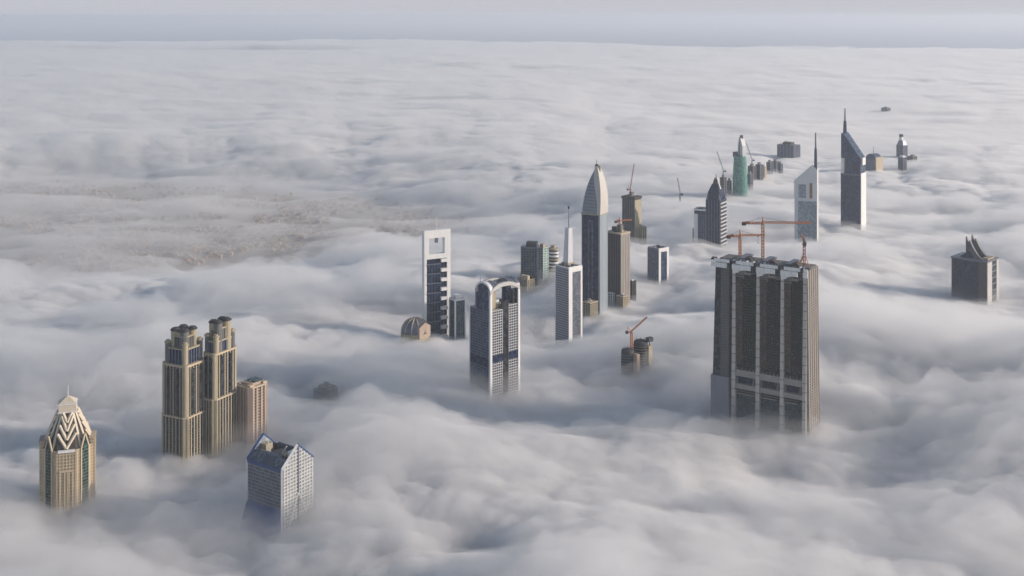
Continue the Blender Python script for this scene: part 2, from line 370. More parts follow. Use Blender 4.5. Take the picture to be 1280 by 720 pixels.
# ------------------------------------------------------------------ towers, from near to far
def beige_tower():
    s = Site('beige_apartment_tower', 'beige stone tower with chevron ribbed pyramid roof, green glass bays and a spire', 'tower', 83, 626, 44, 30, 43)
    # a square plan standing on its corner, the near corner cut off wide
    w = 50 * s.m; s.P = on(83, 626, 100); h = w / 2; c = w * .30
    beta = math.atan2(s.P.x, s.P.y); yaw = -beta - R(4)
    cen = s.P + (Matrix.Rotation(yaw, 3, 'Z') @ Vector((0, h * 1.12, 0))); s.o.location = (cen.x, cen.y, 0); s.o.rotation_euler = (0, 0, yaw)
    # octagon: wide facet to the front (-y), glass facets at 45 degrees, side wings
    H = w * .58; q = w * .23
    poly = [(-q, -H), (q, -H), (H, -q), (H, q), (q, H), (-q, H), (-H, q), (-H, -q)]
    zt = s.Z(563); zs = s.Z(553, 10)
    shell(s, poly, zt, SAND, BEIGE, 3.6, 1.5, .5, 3.2, 1.0, .8, BEIGE, name='wall')
    zg = s.Z(550)
    for i in range(0, 8):
        p, r2 = Vector(poly[i]), Vector(poly[(i + 1) % 8]); d = (r2 - p); L = d.length; d.normalize(); nn = Vector((d.y, -d.x)); mid = (p + r2) / 2
        if i % 2 == 1:   # glass bay with pointed head on each slanted facet
            hw = L * .24; a0 = mid - d * hw; a1 = mid + d * hw
            f = MB(); g = lambda pt, o, z: (pt.x + nn.x * o, pt.y + nn.y * o, z)
            f.loft([[g(a0, -1, 40), g(a1, -1, 40), g(a1, -1, zt), g(mid, -1, zg + 3), g(a0, -1, zt)], [g(a0, 1.6, 40), g(a1, 1.6, 40), g(a1, 1.6, zt), g(mid, 1.6, zg + 3), g(a0, 1.6, zt)]])
            bay = f.build('glass_bay', G_BLACKGREEN, s.o)
            fr = MB()
            for e0, e1, z0, z1 in ((a0, a0, 40, zt), (a1, a1, 40, zt), (a0, mid, zt, zg + 4), (a1, mid, zt, zg + 4)):
                fr.tube(g(e0, 1.4, z0), g(e1, 1.4, z1), 1.1)
            fr.build('bay_frame', BEIGE, bay)
            mm = MB()
            for k in range(30):
                z = zt - 3.6 * k
                if z > 60: mm.tube(g(a0, 1.5, z), g(a1, 1.5, z), .22)
            mm.build('glazing_bars', BEIGE, bay, 'stuff')
        else:            # facet with a shallow cornice, two loggia piers and a lower portal
            cn = MB(); a0 = p + d * 1.5; a1 = r2 - d * 1.5
            pts = [a0 - nn, a1 - nn, a1 + nn * 2.0, a0 + nn * 2.0]
            cn.prism([(v.x, v.y) for v in pts], zt - 1.8, zt + .8); cn.build('cornice', WHITE if i == 0 else BEIGE, s.o)
            pr = MB()
            for f0 in (.18, .42, .58, .82):
                c0 = p + d * L * f0; pp = [c0 - d * .7 - nn, c0 + d * .7 - nn, c0 + d * .7 + nn * 1.5, c0 - d * .7 + nn * 1.5]; pr.prism([(v.x, v.y) for v in pp], 40, zt - 22)
            pr.build('pier', BEIGE, s.o)
            lt = MB(); c0 = p + d * L * .14; c1 = p + d * L * .86; lt.prism([(v.x, v.y) for v in (c0 - nn, c1 - nn, c1 + nn * 1.8, c0 + nn * 1.8)], zt - 23.5, zt - 21.5); lt.build('lintel', BEIGE, s.o)
    # corner wings rising a little above the roof edge
    for (x, y) in ((-H, 0), (H, 0)):
        sg = 1 if x > 0 else -1
        wp = rect(w * .12, w * .42, x + sg * .5, y); MB().prism(wp, 0, zs + 1).build('wing', SAND, s.o)
        MB().bands(wp, [zs - 3.6 * (k + 1) for k in range(28)], 1.4, .5).build('floor_bands', BEIGE, s.o, 'stuff')
        MB().prism(offset(wp, 1.0), zs + .5, zs + 2.4).build('wing_roof', PINK if sg < 0 else BEIGE, s.o)
    # roof: pyramid with chevron ribs
    zb = zt + .6; zp = s.Z(522); r = 11.5 * s.m * .92
    low = [(x * .97, y * .97) for x, y in poly]; top = [(r * .5 * np.sign(x) if abs(x) > q + .1 else x / q * r * .5, r * .5 * np.sign(y) if abs(y) > q + .1 else y / q * r * .5) for x, y in poly]
    top = [(max(-r, min(r, x * (r / H) * 1.05)), max(-r, min(r, y * (r / H) * 1.05))) for x, y in poly]
    roof = MB().prism(low, zb, zp, top).build('roof', BROWN, s.o)
    for i in range(0, 8, 2):
        l0, l1 = Vector((*low[i], zb)), Vector((*low[(i + 1) % 8], zb)); t0, t1 = Vector((*top[i], zp)), Vector((*top[(i + 1) % 8], zp))
        le, re = Vector((*low[i - 1], zb)), Vector((*low[(i + 2) % 8], zb)); lt2, rt2 = Vector((*top[i - 1], zp)), Vector((*top[(i + 2) % 8], zp))
        lm = (l0 + l1) / 2; tm = (t0 + t1) / 2
        up = Vector((lm.x, lm.y, 0)).normalized() * 1.0 + Vector((0, 0, .8))
        for k in range(4):                                      # V ribs: from the middle line out and up to both hips
            f = .02 + .235 * k; m0 = lm.lerp(tm, f) + up
            for lo, hi in ((l0, t0), (l1, t1)):
                e = lo.lerp(hi, min(1, f + .42)) + (lo - lm) * .25 * (1 - f) + up * .6
                MB().tube(m0, e, 1.75).build('chevron_rib', CREAM, s.o)
        for lo, hi, lo2, hi2 in ((l0, t0, le, lt2), (l1, t1, re, rt2)):
            MB().tube(lo.lerp(lo2, .3) + up * .2, hi.lerp(hi2, .3) + up * .2, 1.7).build('hip_rib', CREAM, s.o)
    zq = s.Z(511); MB().prism(rect(2 * r * .98, 2 * r * .98), zp - .5, zq).build('roof_pavilion', CREAM, s.o)
    MB().bands(rect(2 * r, 2 * r), [zp + .3, zq - .8], 1, .6).build('pavilion_cornice', WHITE, s.o)
    MB().prism(rect(2 * r, 2 * r), zq + .2, s.Z(503), rect(.8, .8)).build('pavilion_roof', CREAM, s.o)
    MB().tube((0, 0, s.Z(504)), (0, 0, s.Z(490)), .45, 6, .2).build('spire', WHITE, s.o)

def turret_tower(xc, yc, wf, ws, y_body, y_step, y1, y2, ytop, label, dy=0):
    s = Site('turreted_tower', label, 'tower', xc, yc, wf, ws, 42, 'pair of ribbed grey and sand towers with turrets', zc=100 + dy)
    a, b = s.a, s.b; zb = s.Z(y_body); zm = s.Z(y_step)
    low = cham(a + 2.4, b + 2.4, 4); up = cham(a, b, 3.5)
    MB().prism(low, 0, zm).build('lower_wall', G_DARK, s.o); MB().prism(up, zm, zb).build('upper_wall', G_DARK, s.o)
    MB().bands(low, [zm - 1.5], 1.9, .9).build('cornice', BEIGE, s.o); MB().bands(up, [zb - 1.6], 2.4, .9).build('cornice', BEIGE, s.o)
    for poly, z0, z1 in ((low, 40, zm - 1.6), (up, zm + .5, zb - 1.7)):
        MB().mullions(poly, z0, z1, 5.2, 1.5, 1.0).build('pier', SAND, s.o, 'stuff')
        n = int((z1 - max(55, z0)) / 3.6); MB().bands(poly, [z1 - 3.6 * (k + 1) for k in range(n)], 1.0, .25).build('floor_bands', CONC, s.o, 'stuff')
    for x in (-1, 1):
        for y in (-1, 1):
            cx, cy = x * (a / 2 - 3.2), y * (b / 2 - 3.2)
            MB().prism(circ(4.0, n=12, cx=cx, cy=cy), 0, zb + 1.5).build('corner_column', SAND, s.o)
    for sg in (-1, 1):
        for f in (-.2, .2):
            for z0, z1 in ((0, zm - 3), (zm + 2, zb - 4)):  # dark projecting boxes, painted shade in place of upright recesses
                MB().box(sg * a / 2 - 1.6, sg * a / 2 + 1.6, b * f - 2.4, b * f + 2.4, z0, z1).build('recess_shade', G_DARK, s.o)
                MB().box(a * f - 2.2, a * f + 2.2, sg * b / 2 - 1.6, sg * b / 2 + 1.6, z0, z1).build('recess_shade', G_DARK, s.o)
    z1 = s.Z(y1, 5); z2 = s.Z(y2 - 5, 8); zt = s.Z(ytop, 10)
    t1 = cham(a * .80, b * .80, 5); t2 = cham(a * .62, b * .62, 4)
    MB().prism(t1, zb + .3, z1).build('crown_tier', G_NAVY, s.o); MB().mullions(t1, zb + .3, z1 - .4, 5, 1.2, .8).build('crown_piers', STEEL, s.o)
    MB().prism(t2, z1 - .2, z2).build('crown_tier', DARK, s.o); MB().mullions(t2, z1 - .1, z2 - .5, 4, 1.6, .8).build('crown_piers', CONC, s.o)
    MB().bands(t1, [z1 - 1.5], 1.6, 1.3).bands(t2, [z2 - 1], 1.3, 1.2).build('crown_cornice', SAND, s.o)
    for x in (-1, 1):
        for y in (-1, 1):
            for (f, zz, r) in ((.36, z1 + (z2 - z1) * .6, 3.6), (.19, zt, 5.6)):
                cx, cy = x * a * f, y * b * f
                tu = MB().prism(circ(r, n=12, cx=cx, cy=cy), zb, zz - 2).build('turret', SAND if (x * y > 0) == (f < .3) else CONC, s.o)
                MB().prism(circ(r + .8, n=12, cx=cx, cy=cy), zz - 3.4, zz - 1.8).prism(circ(r * .75, n=12, cx=cx, cy=cy), zz - 1.8, zz).build('turret_cap', DARK if f < .3 else SAND, tu)
    MB().box(-a * .12, a * .12, -b * .3, b * .3, z2 - .2, zt - 5).build('roof_plant', SAND, s.o)

def pink_block():
    s = Site('pink_stone_tower', 'short pinkish stone tower with broken crown just behind the turreted pair', 'tower', 312, 548, 17, 23, 50)
    zt = s.Z(486); p = cham(s.a, s.b, 4)
    shell(s, p, zt, BROWN, PINK, 3.8, 1.3, .4, 7, 3.0, 1.3, PINK, name='wall')
    MB().bands(p, [zt - 1.2], 2, 1.2).build('cornice', BEIGE, s.o)
    z2 = s.Z(479, 10)
    MB().prism(cham(s.a * .7, s.b * .66, 3), zt, z2).build('crown', PINK, s.o)
    MB().box(-s.a * .2, s.a * .34, -s.b * .1, s.b * .34, z2, s.Z(474, 20)).build('roof_plant', G_TEAL, s.o)
    for x, y in ((-1, -1), (1, -1), (1, 1), (-1, 1)):
        MB().box(x * s.a * .36 - 3, x * s.a * .36 + 3, y * s.b * .36 - 3, y * s.b * .36 + 3, zt - .4, z2 - 1).build('corner_block', BEIGE, s.o)
    MB().prism(circ(4, n=12), z2 + .01, s.Z(475, 20)).build('water_tank', WHITE, s.o)

def gabled_tower():
    s = Site('gabled_office_tower', 'grey glass office tower with steep blue edged gable roof and sloping foot', 'tower', 353, 644, 45, 39, 47, dz=17)
    a, b = s.a, s.b; ze = s.Z(588); zr = s.Z(558, b / 2 * .7)
    # ridge runs along x (behind the long front face), gables on the +-x ends
    prof = [(-b / 2, 0), (b / 2, 0), (b / 2, ze), (0, zr), (-b / 2, ze)]
    # body with an open top between two gable walls: lower slope glazed, upper part a sunken roof deck
    f = .42; zc = ze + (zr - ze) * f; yc = b / 2 * (1 - f)
    body = [(-b / 2, 0), (b / 2, 0), (b / 2, ze), (yc, zc), (yc - .3, zc - 9), (-yc + .3, zc - 9), (-yc, zc), (-b / 2, ze)]
    MB().yz(body, -a / 2 + 2, a / 2 - 2).build('glazing', G_GREY, s.o)
    for sx in (-1, 1):
        x0, x1 = sorted((sx * (a / 2 - 2.2), sx * a / 2))
        MB().yz(prof, x0, x1).build('gable_wall', G_PALE, s.o)
        g = MB()
        for k in range(int((zr - 60) / 3.8)):
            z = ze + (zr - ze) * .9 - 3.8 * k
            hw = b / 2 if z < ze else b / 2 * (zr - z) / (zr - ze)
            xx = sx * (a / 2 + .25); g.box(min(xx - .3, xx + .3), max(xx - .3, xx + .3), -hw + 1, hw - 1, z, z + 1.2)
        for k in range(-5, 6):
            y = k * b / 11; z1 = zr - (zr - ze) * abs(y) / (b / 2); xx = sx * (a / 2 + .3); g.box(xx - .35, xx + .35, y - .45, y + .45, 50, z1 - 1)
        g.build('gable_grid', LIGHT, s.o, 'stuff')
        xx = sx * (a / 2 + .5)
        MB().box(xx - .9, xx + .5, -.8, .8, 40, zr).build('centre_groove', STEEL, s.o)
        for sy in (-1, 1):
            MB().tube((sx * (a / 2 - 1), sy * b / 2, ze), (sx * (a / 2 - 1), 0, zr + .8), 1.7).build('roof_edge', WHITE if sy < 0 and sx > 0 else BLUEM, s.o)
            MB().tube((sx * (a / 2 - 1), sy * b / 2, 0), (sx * (a / 2 - 1), sy * b / 2, ze), 1.3).build('corner_post', WHITE, s.o)
            MB().tube((sx * (a / 2 + .6), 0, s.Z(617, 15)), (sx * (a / 2 + 1.2), sy * b * .33, s.Z(640, 0) - 20), .9).build('base_strut', WHITE, s.o)
        MB().box(sx * (a / 2 - 7) - 4.5, sx * (a / 2 - 7) + 4.5, -5, 5, zc - 9, zc + 4).build('roof_plant', SAND if sx < 0 else WHITE, s.o)
    for sy in (-1, 1):
        fb = MB()
        for k in range(int((ze - 60) / 3.8)):
            z = ze - 5 - 3.8 * k; y = sy * (b / 2 + .2); fb.box(-a / 2 + 2.2, a / 2 - 2.2, y - .3, y + .3, z, z + .9)
        for k in range(-8, 9): fb.box(k * a / 18 - .25, k * a / 18 + .25, sy * (b / 2 + .25) - .35, sy * (b / 2 + .25) + .35, 50, ze - 3)
        fb.build('facade_grid', plain('grid_metal', (.24, .25, .28), .5, .1), s.o, 'stuff')
        MB().box(-a / 2 + 1.5, a / 2 - 1.5, sy * (b / 2 + .3) - .6, sy * (b / 2 + .3) + .6, ze - 3.2, ze + .6).build('eaves_band', BLUEM, s.o)
        zf = s.Z(636)                                            # the foot flares outward
        MB().yz([(sy * (b / 2 - 1), zf), (sy * (b / 2 + 16), zf - 44), (sy * (b / 2 + 16), 0), (sy * (b / 2 - 1), 0)], -a / 2 + 1, a / 2 - 1).build('sloping_foot', BLUEM, s.o)
        MB().box(-a * .3, a * .3, sy * yc - .8, sy * yc + .8, zc - 3, zc + 2).build('parapet', STEEL, s.o)
    MB().prism(circ(7, 9, 16), zc - 9, zc - 1).build('roof_drum', DARK, s.o)
    for k in (-1, 1): MB().tube((k * 5, -8, zc - 8), (k * 15, -4, zc + 9), .8).build('roof_brace', WHITE, s.o)

def framed_tower():
    s = Site('white_framed_tower', 'slim dark glass tower inside a tall white frame with a square window on top', 'tower', 530.5, 409, 33, 3, -24)
    a, b, m = s.a, s.b, s.m; zt = s.Z(289); z1 = s.Z(325); h0, h1 = s.Z(319), s.Z(299)
    fw = 6 * m; L = -a / 2; Rr = a / 2; T = 4.5 * m
    for x0, x1 in ((L, L + fw * .55), (Rr - fw * .8, Rr)): MB().box(x0, x1, -b / 2, b / 2, 0, h0).build('frame_leg', WHITE, s.o)
    for x0, x1 in ((L, L + 6.3 * m), (Rr - 8 * m, Rr)): MB().box(x0, x1, -b / 2, b / 2, h0 + .01, h1).build('frame_jamb', WHITE, s.o)
    MB().box(L, Rr, -b / 2, b / 2, h1 + .01, zt).build('frame_head', WHITE, s.o)
    MB().box(L + fw * .55, Rr - fw * .8, -b / 2, b / 2, z1, h0).build('frame_sill', WHITE, s.o)
    x0, x1 = L + fw * .55 + .05, Rr - fw * .8 - .05
    core = rect(x1 - x0, b * .9, (x0 + x1) / 2, 2); MB().prism(core, 0, z1 - 1.5).build('glazing', G_NAVY, s.o)
    MB().mullions(core, 50, z1 - 3, 5.2, .4, .3, [0]).build('mullions', STEEL, s.o, 'stuff')
    st = 12 * m
    for k in range(9):
        z = z1 - 5 - st * k
        if z < 60: break
        MB().box(x1 - 9 * m, x1 + .2, -b / 2 - 3.5, 0, z - 1.5, z + 4).build('balcony', WHITE, s.o)
        MB().box(x0, x1 - 9.2 * m, -b / 2 - 1.4, 0, z - 5, z - 3.6).build('spandrel', STEEL, s.o)
    MB().box(x0 + 1, x1 - 1, -b / 2 + 1, b / 2 - 1, z1 - 1.4, z1 + 2).build('roof_plant', DARK, s.o)
    MB().tube((0, 0, h1 + 2), (0, 0, s.Z(272)), .8, 6, .35).build('antenna', WHITE, s.o)
    MB().box(-2.5, 2.5, -2, 2, h1 - 9, h1 + .5).build('window_cleaning_cradle', STEEL, s.o)

def dome_hall():
    s = Site('domed_roof_building', 'low grey ribbed dome with beige right side at the foot of the white framed tower', 'building', 519, 420, 17, 17, 45, rad=120)
    r = 18 * s.m; zt = s.Z(399, r * .6); z0 = zt - r * .95
    o = MB().prism(circ(r, n=32), 0, z0).build('drum', SAND, s.o)
    rings = [[(r * math.cos(t) * math.cos(u), r * math.sin(t) * math.cos(u), z0 + r * .95 * math.sin(u)) for t in [2 * math.pi * i / 32 for i in range(32)]] for u in [R(x) for x in (0, 15, 30, 45, 58, 70, 80, 88)]]
    MB().loft(rings).build('dome', STEEL, s.o, smooth=True)
    for k in range(12):
        t = 2 * math.pi * k / 12; m = MB(); pts = [(r * 1.02 * math.cos(t) * math.cos(u), r * 1.02 * math.sin(t) * math.cos(u), z0 + r * .97 * math.sin(u)) for u in [R(x) for x in (0, 20, 40, 60, 80)]]
        for p, q in zip(pts, pts[1:]): m.tube(p, q, .9)
        m.build('dome_rib', BEIGE, s.o)
    MB().yz([(-r * .55, z0 - 6), (r * .55, z0 - 6), (r * .55, z0 + r * .5), (0, z0 + r * .78), (-r * .55, z0 + r * .5)], r * .45, r * .98).build('gable_front', PINK, s.o)

def slim_glass_tower():
    s = Site('small_white_edged_tower', 'small dark green glass tower with white rooftop beside the white framed tower', 'tower', 569, 411, 7, 12.5, 58, rad=120)
    zt = s.Z(377); shell(s, s.rect(), zt, G_TEAL, STEEL, 4, .6, .2, 5, .5, .4)
    for x in (-1, 1):
        for y in (-1, 1): MB().box(x * s.a / 2 - 1, x * s.a / 2 + 1, y * s.b / 2 - 1.2, y * s.b / 2 + 1.2, 0, zt + 1).build('corner_pier', WHITE, s.o)
    parapet(s, offset(s.rect(), .8), zt + .6, 3, 1.2, WHITE)
    MB().prism(rect(s.a * .6, s.b * .5, 0, -1), zt, s.Z(369, 8)).build('roof_house', WHITE, s.o)
    roofkit(s, s.a, s.b, zt, 3, n=2)

def arch_tower():
    s = Site('arch_topped_tower', 'blue and white tower with vaulted arches crossing over its open top', 'tower', 613, 484, 27, 38, 50, dz=16)
    a, b, m = s.a, s.b, s.m; zb = s.Z(391); zp = s.Z(366); zb2 = s.Z(396, 0)
    pw = 3.6
    # corner piers: full height on the lit side, to the roof on the shaded side, one more where the vault springs
    zlow = s.Z(390)
    for (x, z_) in ((a / 2, zp), (-a / 2, zlow)):
        for y in (-1, 1):
            MB().box(x - (pw if x > 0 else 0), x + (pw * .5 if x < 0 else 0), y * b / 2 - (pw if y > 0 else 0), y * b / 2 + (pw if y < 0 else 0), 0, z_).build('corner_pier', WHITE, s.o)
    ia, ib = a - 2.5, b - 2.5
    front = rect(ia, ib); MB().prism(rect(ia * .9, ib * .9), 0, zb - 3).build('core', DARK, s.o)
    # front (shaded) wing and two bays on the lit side with a dark cleft between
    def wing(x0, x1, y0, y1, zt, gm, bmm, msp, mm):
        p = [(x0, y0), (x1, y0), (x1, y1), (x0, y1)]
        MB().prism(p, 0, zt).build('glazing', gm, s.o)
        n = int((zt - 55) / 3.9); MB().bands(p, [zt - 1 - 3.9 * k for k in range(n)], 1.1, .45).build('floor_bands', bmm, s.o, 'stuff')
        MB().mullions(p, 50, zt - .5, msp, .7, .6).build('mullions', mm, s.o, 'stuff')
    wing(-ia / 2, ia / 2 - 3, -ib / 2, -ib / 2 + 9, zb, G_BLUE, STEEL, 6, STEEL)
    wing(-ia / 2, ia / 2 - 3, ib / 2 - 9, ib / 2, zb, G_BLUE, STEEL, 6, STEEL)
    for sx in (1, -1):
        x0, x1 = sorted((sx * ia / 2, sx * (ia / 2 - 9)))
        wing(x0, x1, -b / 2 + pw, -b * .08, zb + 1, G_BLUE, LIGHT, 4.2, LIGHT)
        wing(x0, x1, b * .13, b / 2 - pw, zb + 5, G_BLUE, LIGHT, 4.2, LIGHT)
    for y0, y1 in ((-b / 2 + pw, -b * .08), (b * .13, b / 2 - pw)):
        MB().box(ia / 2 - 3, ia / 2 + .9, y0 - .2, y1 + .2, s.Z(455), s.Z(446)).build('service_floor', G_NAVY, s.o)
    MB().box(-ia / 2 + .5, ia / 2 - 3.5, -ib / 2 - .9, -ib / 2 + 3, s.Z(461), s.Z(451)).build('service_floor', G_NAVY, s.o)
    # arches: barrel portals on the four sides
    def arch(half, rise, thick, n=14):
        out = [(-half * math.cos(t), rise * math.sin(t)) for t in [math.pi * i / n for i in range(n + 1)]]
        inn = [(-(half - thick) * math.cos(t), (rise - thick) * math.sin(t)) for t in [math.pi * i / n for i in range(n + 1)]]
        return out, inn
    ztop = s.Z(353, b * .3)
    cx = a * .14; hv = a / 2 - cx
    for sy in (-1, 1):   # over the shaded faces: tall narrow vault end beside the corner, glazed
        out, inn = arch(hv, ztop - zp + 2, 2.6)
        m2 = MB(); y0, y1 = sorted((sy * b / 2, sy * (b / 2 - 6)))
        for i in range(len(out) - 1): m2.xz([(cx + out[i][0], zp + out[i][1]), (cx + out[i + 1][0], zp + out[i + 1][1]), (cx + inn[i + 1][0], zp + max(0, inn[i + 1][1])), (cx + inn[i][0], zp + max(0, inn[i][1]))], y0, y1)
        m2.build('arch', WHITE if sy < 0 else STEEL, s.o)
        MB().box(cx - hv, cx - hv + 2.6, y0, y1, zb, zp).build('arch_pier', STEEL, s.o)
        MB().xz([(cx + x, zp + z) for x, z in inn] + [(cx + hv - 2.8, zb - 2), (cx - hv + 2.8, zb - 2)], sy * (b / 2 - 3) - .7, sy * (b / 2 - 3) + .7).build('arch_glazing', G_BLUE, s.o)
    for sx, xx in ((1, a / 2), (-1, cx - hv + 5)):   # over the lit face: wide shallow arch, open below
        n = 14; zs_ = zp + 1; rise = (ztop - zp) * .9; m2 = MB(); x0, x1 = xx - 4.5, xx + .01
        pt = lambda f, d: (-b / 2 + b * f, zs_ - d + rise * (1 - abs(2 * f - 1) ** 2.6))
        for i in range(n): m2.yz([pt(i / n, 0), pt((i + 1) / n, 0), pt((i + 1) / n, 5.5), pt(i / n, 5.5)], x0, x1)
        m2.build('arch', LIGHT, s.o)
        if sx > 0: MB().box(x0 + .4, x1 - 1.6, -b * .08, b * .13, 40, s.Z(380)).build('cleft_glazing', G_DARK, s.o)
        if sx > 0:
            for y0, y1 in ((-b / 2 + pw, -b * .27), (b / 2 - b * .2, b / 2 - pw)): MB().box(x0 - 2, x0 + .5, y0, y1, zb + 4, zs_ + rise * .5).build('screen_wall', G_DARK if y0 > 0 else SAND, s.o)
    # crossing vault and roof clutter
    vp, _ = arch(hv - .4, (ztop - zp) + 1.2, 1)
    MB().xz([(cx + x, zp + z) for x, z in vp], -b / 2 + 6.1, -b * .2).build('vault_roof', STEEL, s.o)
    MB().xz([(cx + x, zp + z) for x, z in vp], b * .2, b / 2 - 6.1).build('vault_roof', STEEL, s.o)
    MB().box(-a * .3, a * .3, -b * .28, b * .1, zb - 3, zb + 7).build('roof_house', SAND, s.o)
    MB().prism(circ(6, n=14, cx=a * .18, cy=-b * .12), zb + 7, zb + 13).build('roof_drum', WHITE, s.o)
    roofkit(s, a * .8, b * .6, zb - 2, 5, n=5, hmax=9)
    for (x, y) in ((-a * .05, -b / 2 + 3), (a / 2 - 3, b * .1)):
        MB().tube((x, y, ztop - 1), (x, y, ztop + 11), .5, 6, .25).build('antenna', STEEL, s.o)

def teal_cluster():
    s = Site('teal_glass_tower', 'square dark teal glass tower with small black box on its roof', 'tower', 671, 352, 20, 3, 10, rad=150)
    s.b = 24; zt = s.Z(311); shell(s, s.rect(), zt, G_TEAL, STEEL, 5, .7, .25, 5.4, .8, .5)
    parapet(s, offset(s.rect(), .6), zt + .01, 2.5, 1, STEEL); MB().box(-s.a * .2, s.a * .45, -8, 9, zt, s.Z(303, 8)).build('roof_house', DARK, s.o)
    MB().box(-s.a * .42, -s.a * .24, -8, 6, zt, zt + 5).build('roof_plant', WHITE, s.o)
    s = Site('pale_green_tower', 'pale green glass tower standing between the teal tower and the balconied one', 'tower', 679, 349, 7, 6, 40, anchor=False, zc=100)
    zt = s.Z(310); shell(s, s.rect(), zt, G_GREEN, WHITE, 5, .8, .3, 6, .8, .5); MB().prism(rect(s.a * .6, s.b * .6), zt, s.Z(305, 8)).build('roof_house', PINK, s.o)
    roofkit(s, s.a, s.b, zt, 8, n=2)
    s = Site('curved_balcony_tower', 'white tower of curved stacked balconies right of the pale green tower', 'tower', 691, 346, 6, 7, 45, anchor=False)
    r = 6.5 * s.m; zt = s.Z(312); MB().prism(circ(r * .85, n=16), 0, zt).build('core', DARK, s.o)
    for k in range(16): MB().prism(circ(r * (1 + .06 * (k % 2)), r * .95, 16, cx=1.2 * math.sin(k * .8)), zt - 2 - 7 * k, zt + 1.2 - 7 * k).build('balcony', WHITE if k % 3 else SAND, s.o)
    MB().prism(circ(r * .5, n=12), zt + 1, s.Z(307, 6)).build('roof_drum', SAND, s.o)
    s = Site('low_beige_block', 'low beige block with dark rounded roof half sunk below the teal tower', 'building', 659, 360, 12, 11, 45, rad=110, zc=90)
    zt = s.Z(350); shell(s, s.rect(), zt, BROWN, SAND, 4, 1.4, .5, 6, 1.4, .8, name='wall')
    MB().prism(circ(8, n=16, cx=-s.a * .25, cy=0), zt - .2, s.Z(344, 12)).build('roof_drum', DARK, s.o)
    for x in (-.1, .2, .42): MB().box(s.a * x - 2.6, s.a * x + 2.6, -s.b / 2 + 1, -s.b / 2 + 7, zt - .1, zt + 8).build('roof_gable', BEIGE, s.o)

def white_slab_tower():
    s = Site('white_slab_tower_with_pylon', 'pale slab tower with white frame, carrying a tall tapering pylon on its roof', 'tower', 710.5, 418, 16, 17, 47)
    a, b = s.a, s.b; zt = s.Z(336); MB().prism(s.rect(), 0, zt).build('wall', STEEL, s.o)
    MB().bands(s.rect(), [zt - 4 * k - 2 for k in range(40) if zt - 4 * k > 60], .7, .22).build('floor_bands', plain('light_cladding', (.50, .51, .54), .5, .1), s.o, 'stuff')
    for sx in (1, -1):
        xx = sx * a / 2
        for y0, y1 in ((-b / 2, -b / 2 + b * .26), (b / 2 - b * .13, b / 2)): MB().box(min(xx, xx + sx * 1.4), max(xx, xx + sx * 1.4), y0, y1, 0, zt - 7).build('frame_leg', WHITE, s.o)
        MB().box(min(xx, xx + sx * 1.4), max(xx, xx + sx * 1.4), -b / 2, b / 2, zt - 6.98, zt + 1).build('frame_head', WHITE, s.o)
        p = [(xx - .5, -b * .24), (xx + .9, -b * .24), (xx + .9, b * .37), (xx - .5, b * .37)] if sx > 0 else [(xx - .9, -b * .24), (xx + .5, -b * .24), (xx + .5, b * .37), (xx - .9, b * .37)]
        MB().prism(p, 0, zt - 7.02).build('glazing', G_GREY, s.o)
        MB().bands(p, [zt - 7 - 4 * (k + 1) for k in range(36)], .9, .3).build('floor_bands', STEEL, s.o, 'stuff')
    parapet(s, s.rect(), zt, 2, 1.1, WHITE)
    roofkit(s, a, b, zt, 12, n=7, hmax=6)
    z2 = s.Z(286, 12); q = 6.3 * s.m
    MB().prism(rect(q * 1.55, q * 1.4, -a * .12, b * .05), zt - .2, z2, rect(q * 1.05, q * 1.0, -a * .06, b * .05)).build('pylon', plain('pylon_cladding', (.58, .59, .62), .4, .08), s.o)
    MB().prism(rect(q * 1.9, q * 1.8, -a * .12, b * .05), zt - .1, zt + 6).build('pylon_base', SAND, s.o)
    MB().tube((-a * .06, b * .05, z2 - .5), (-a * .06, b * .05, s.Z(260, 12)), .9, 6, .35).build('antenna', STEEL, s.o)
    MB().prism(circ(1.6, n=8, cx=-a * .06, cy=b * .05), s.Z(263, 12), s.Z(259.5, 12)).build('antenna_head', DARK, s.o)

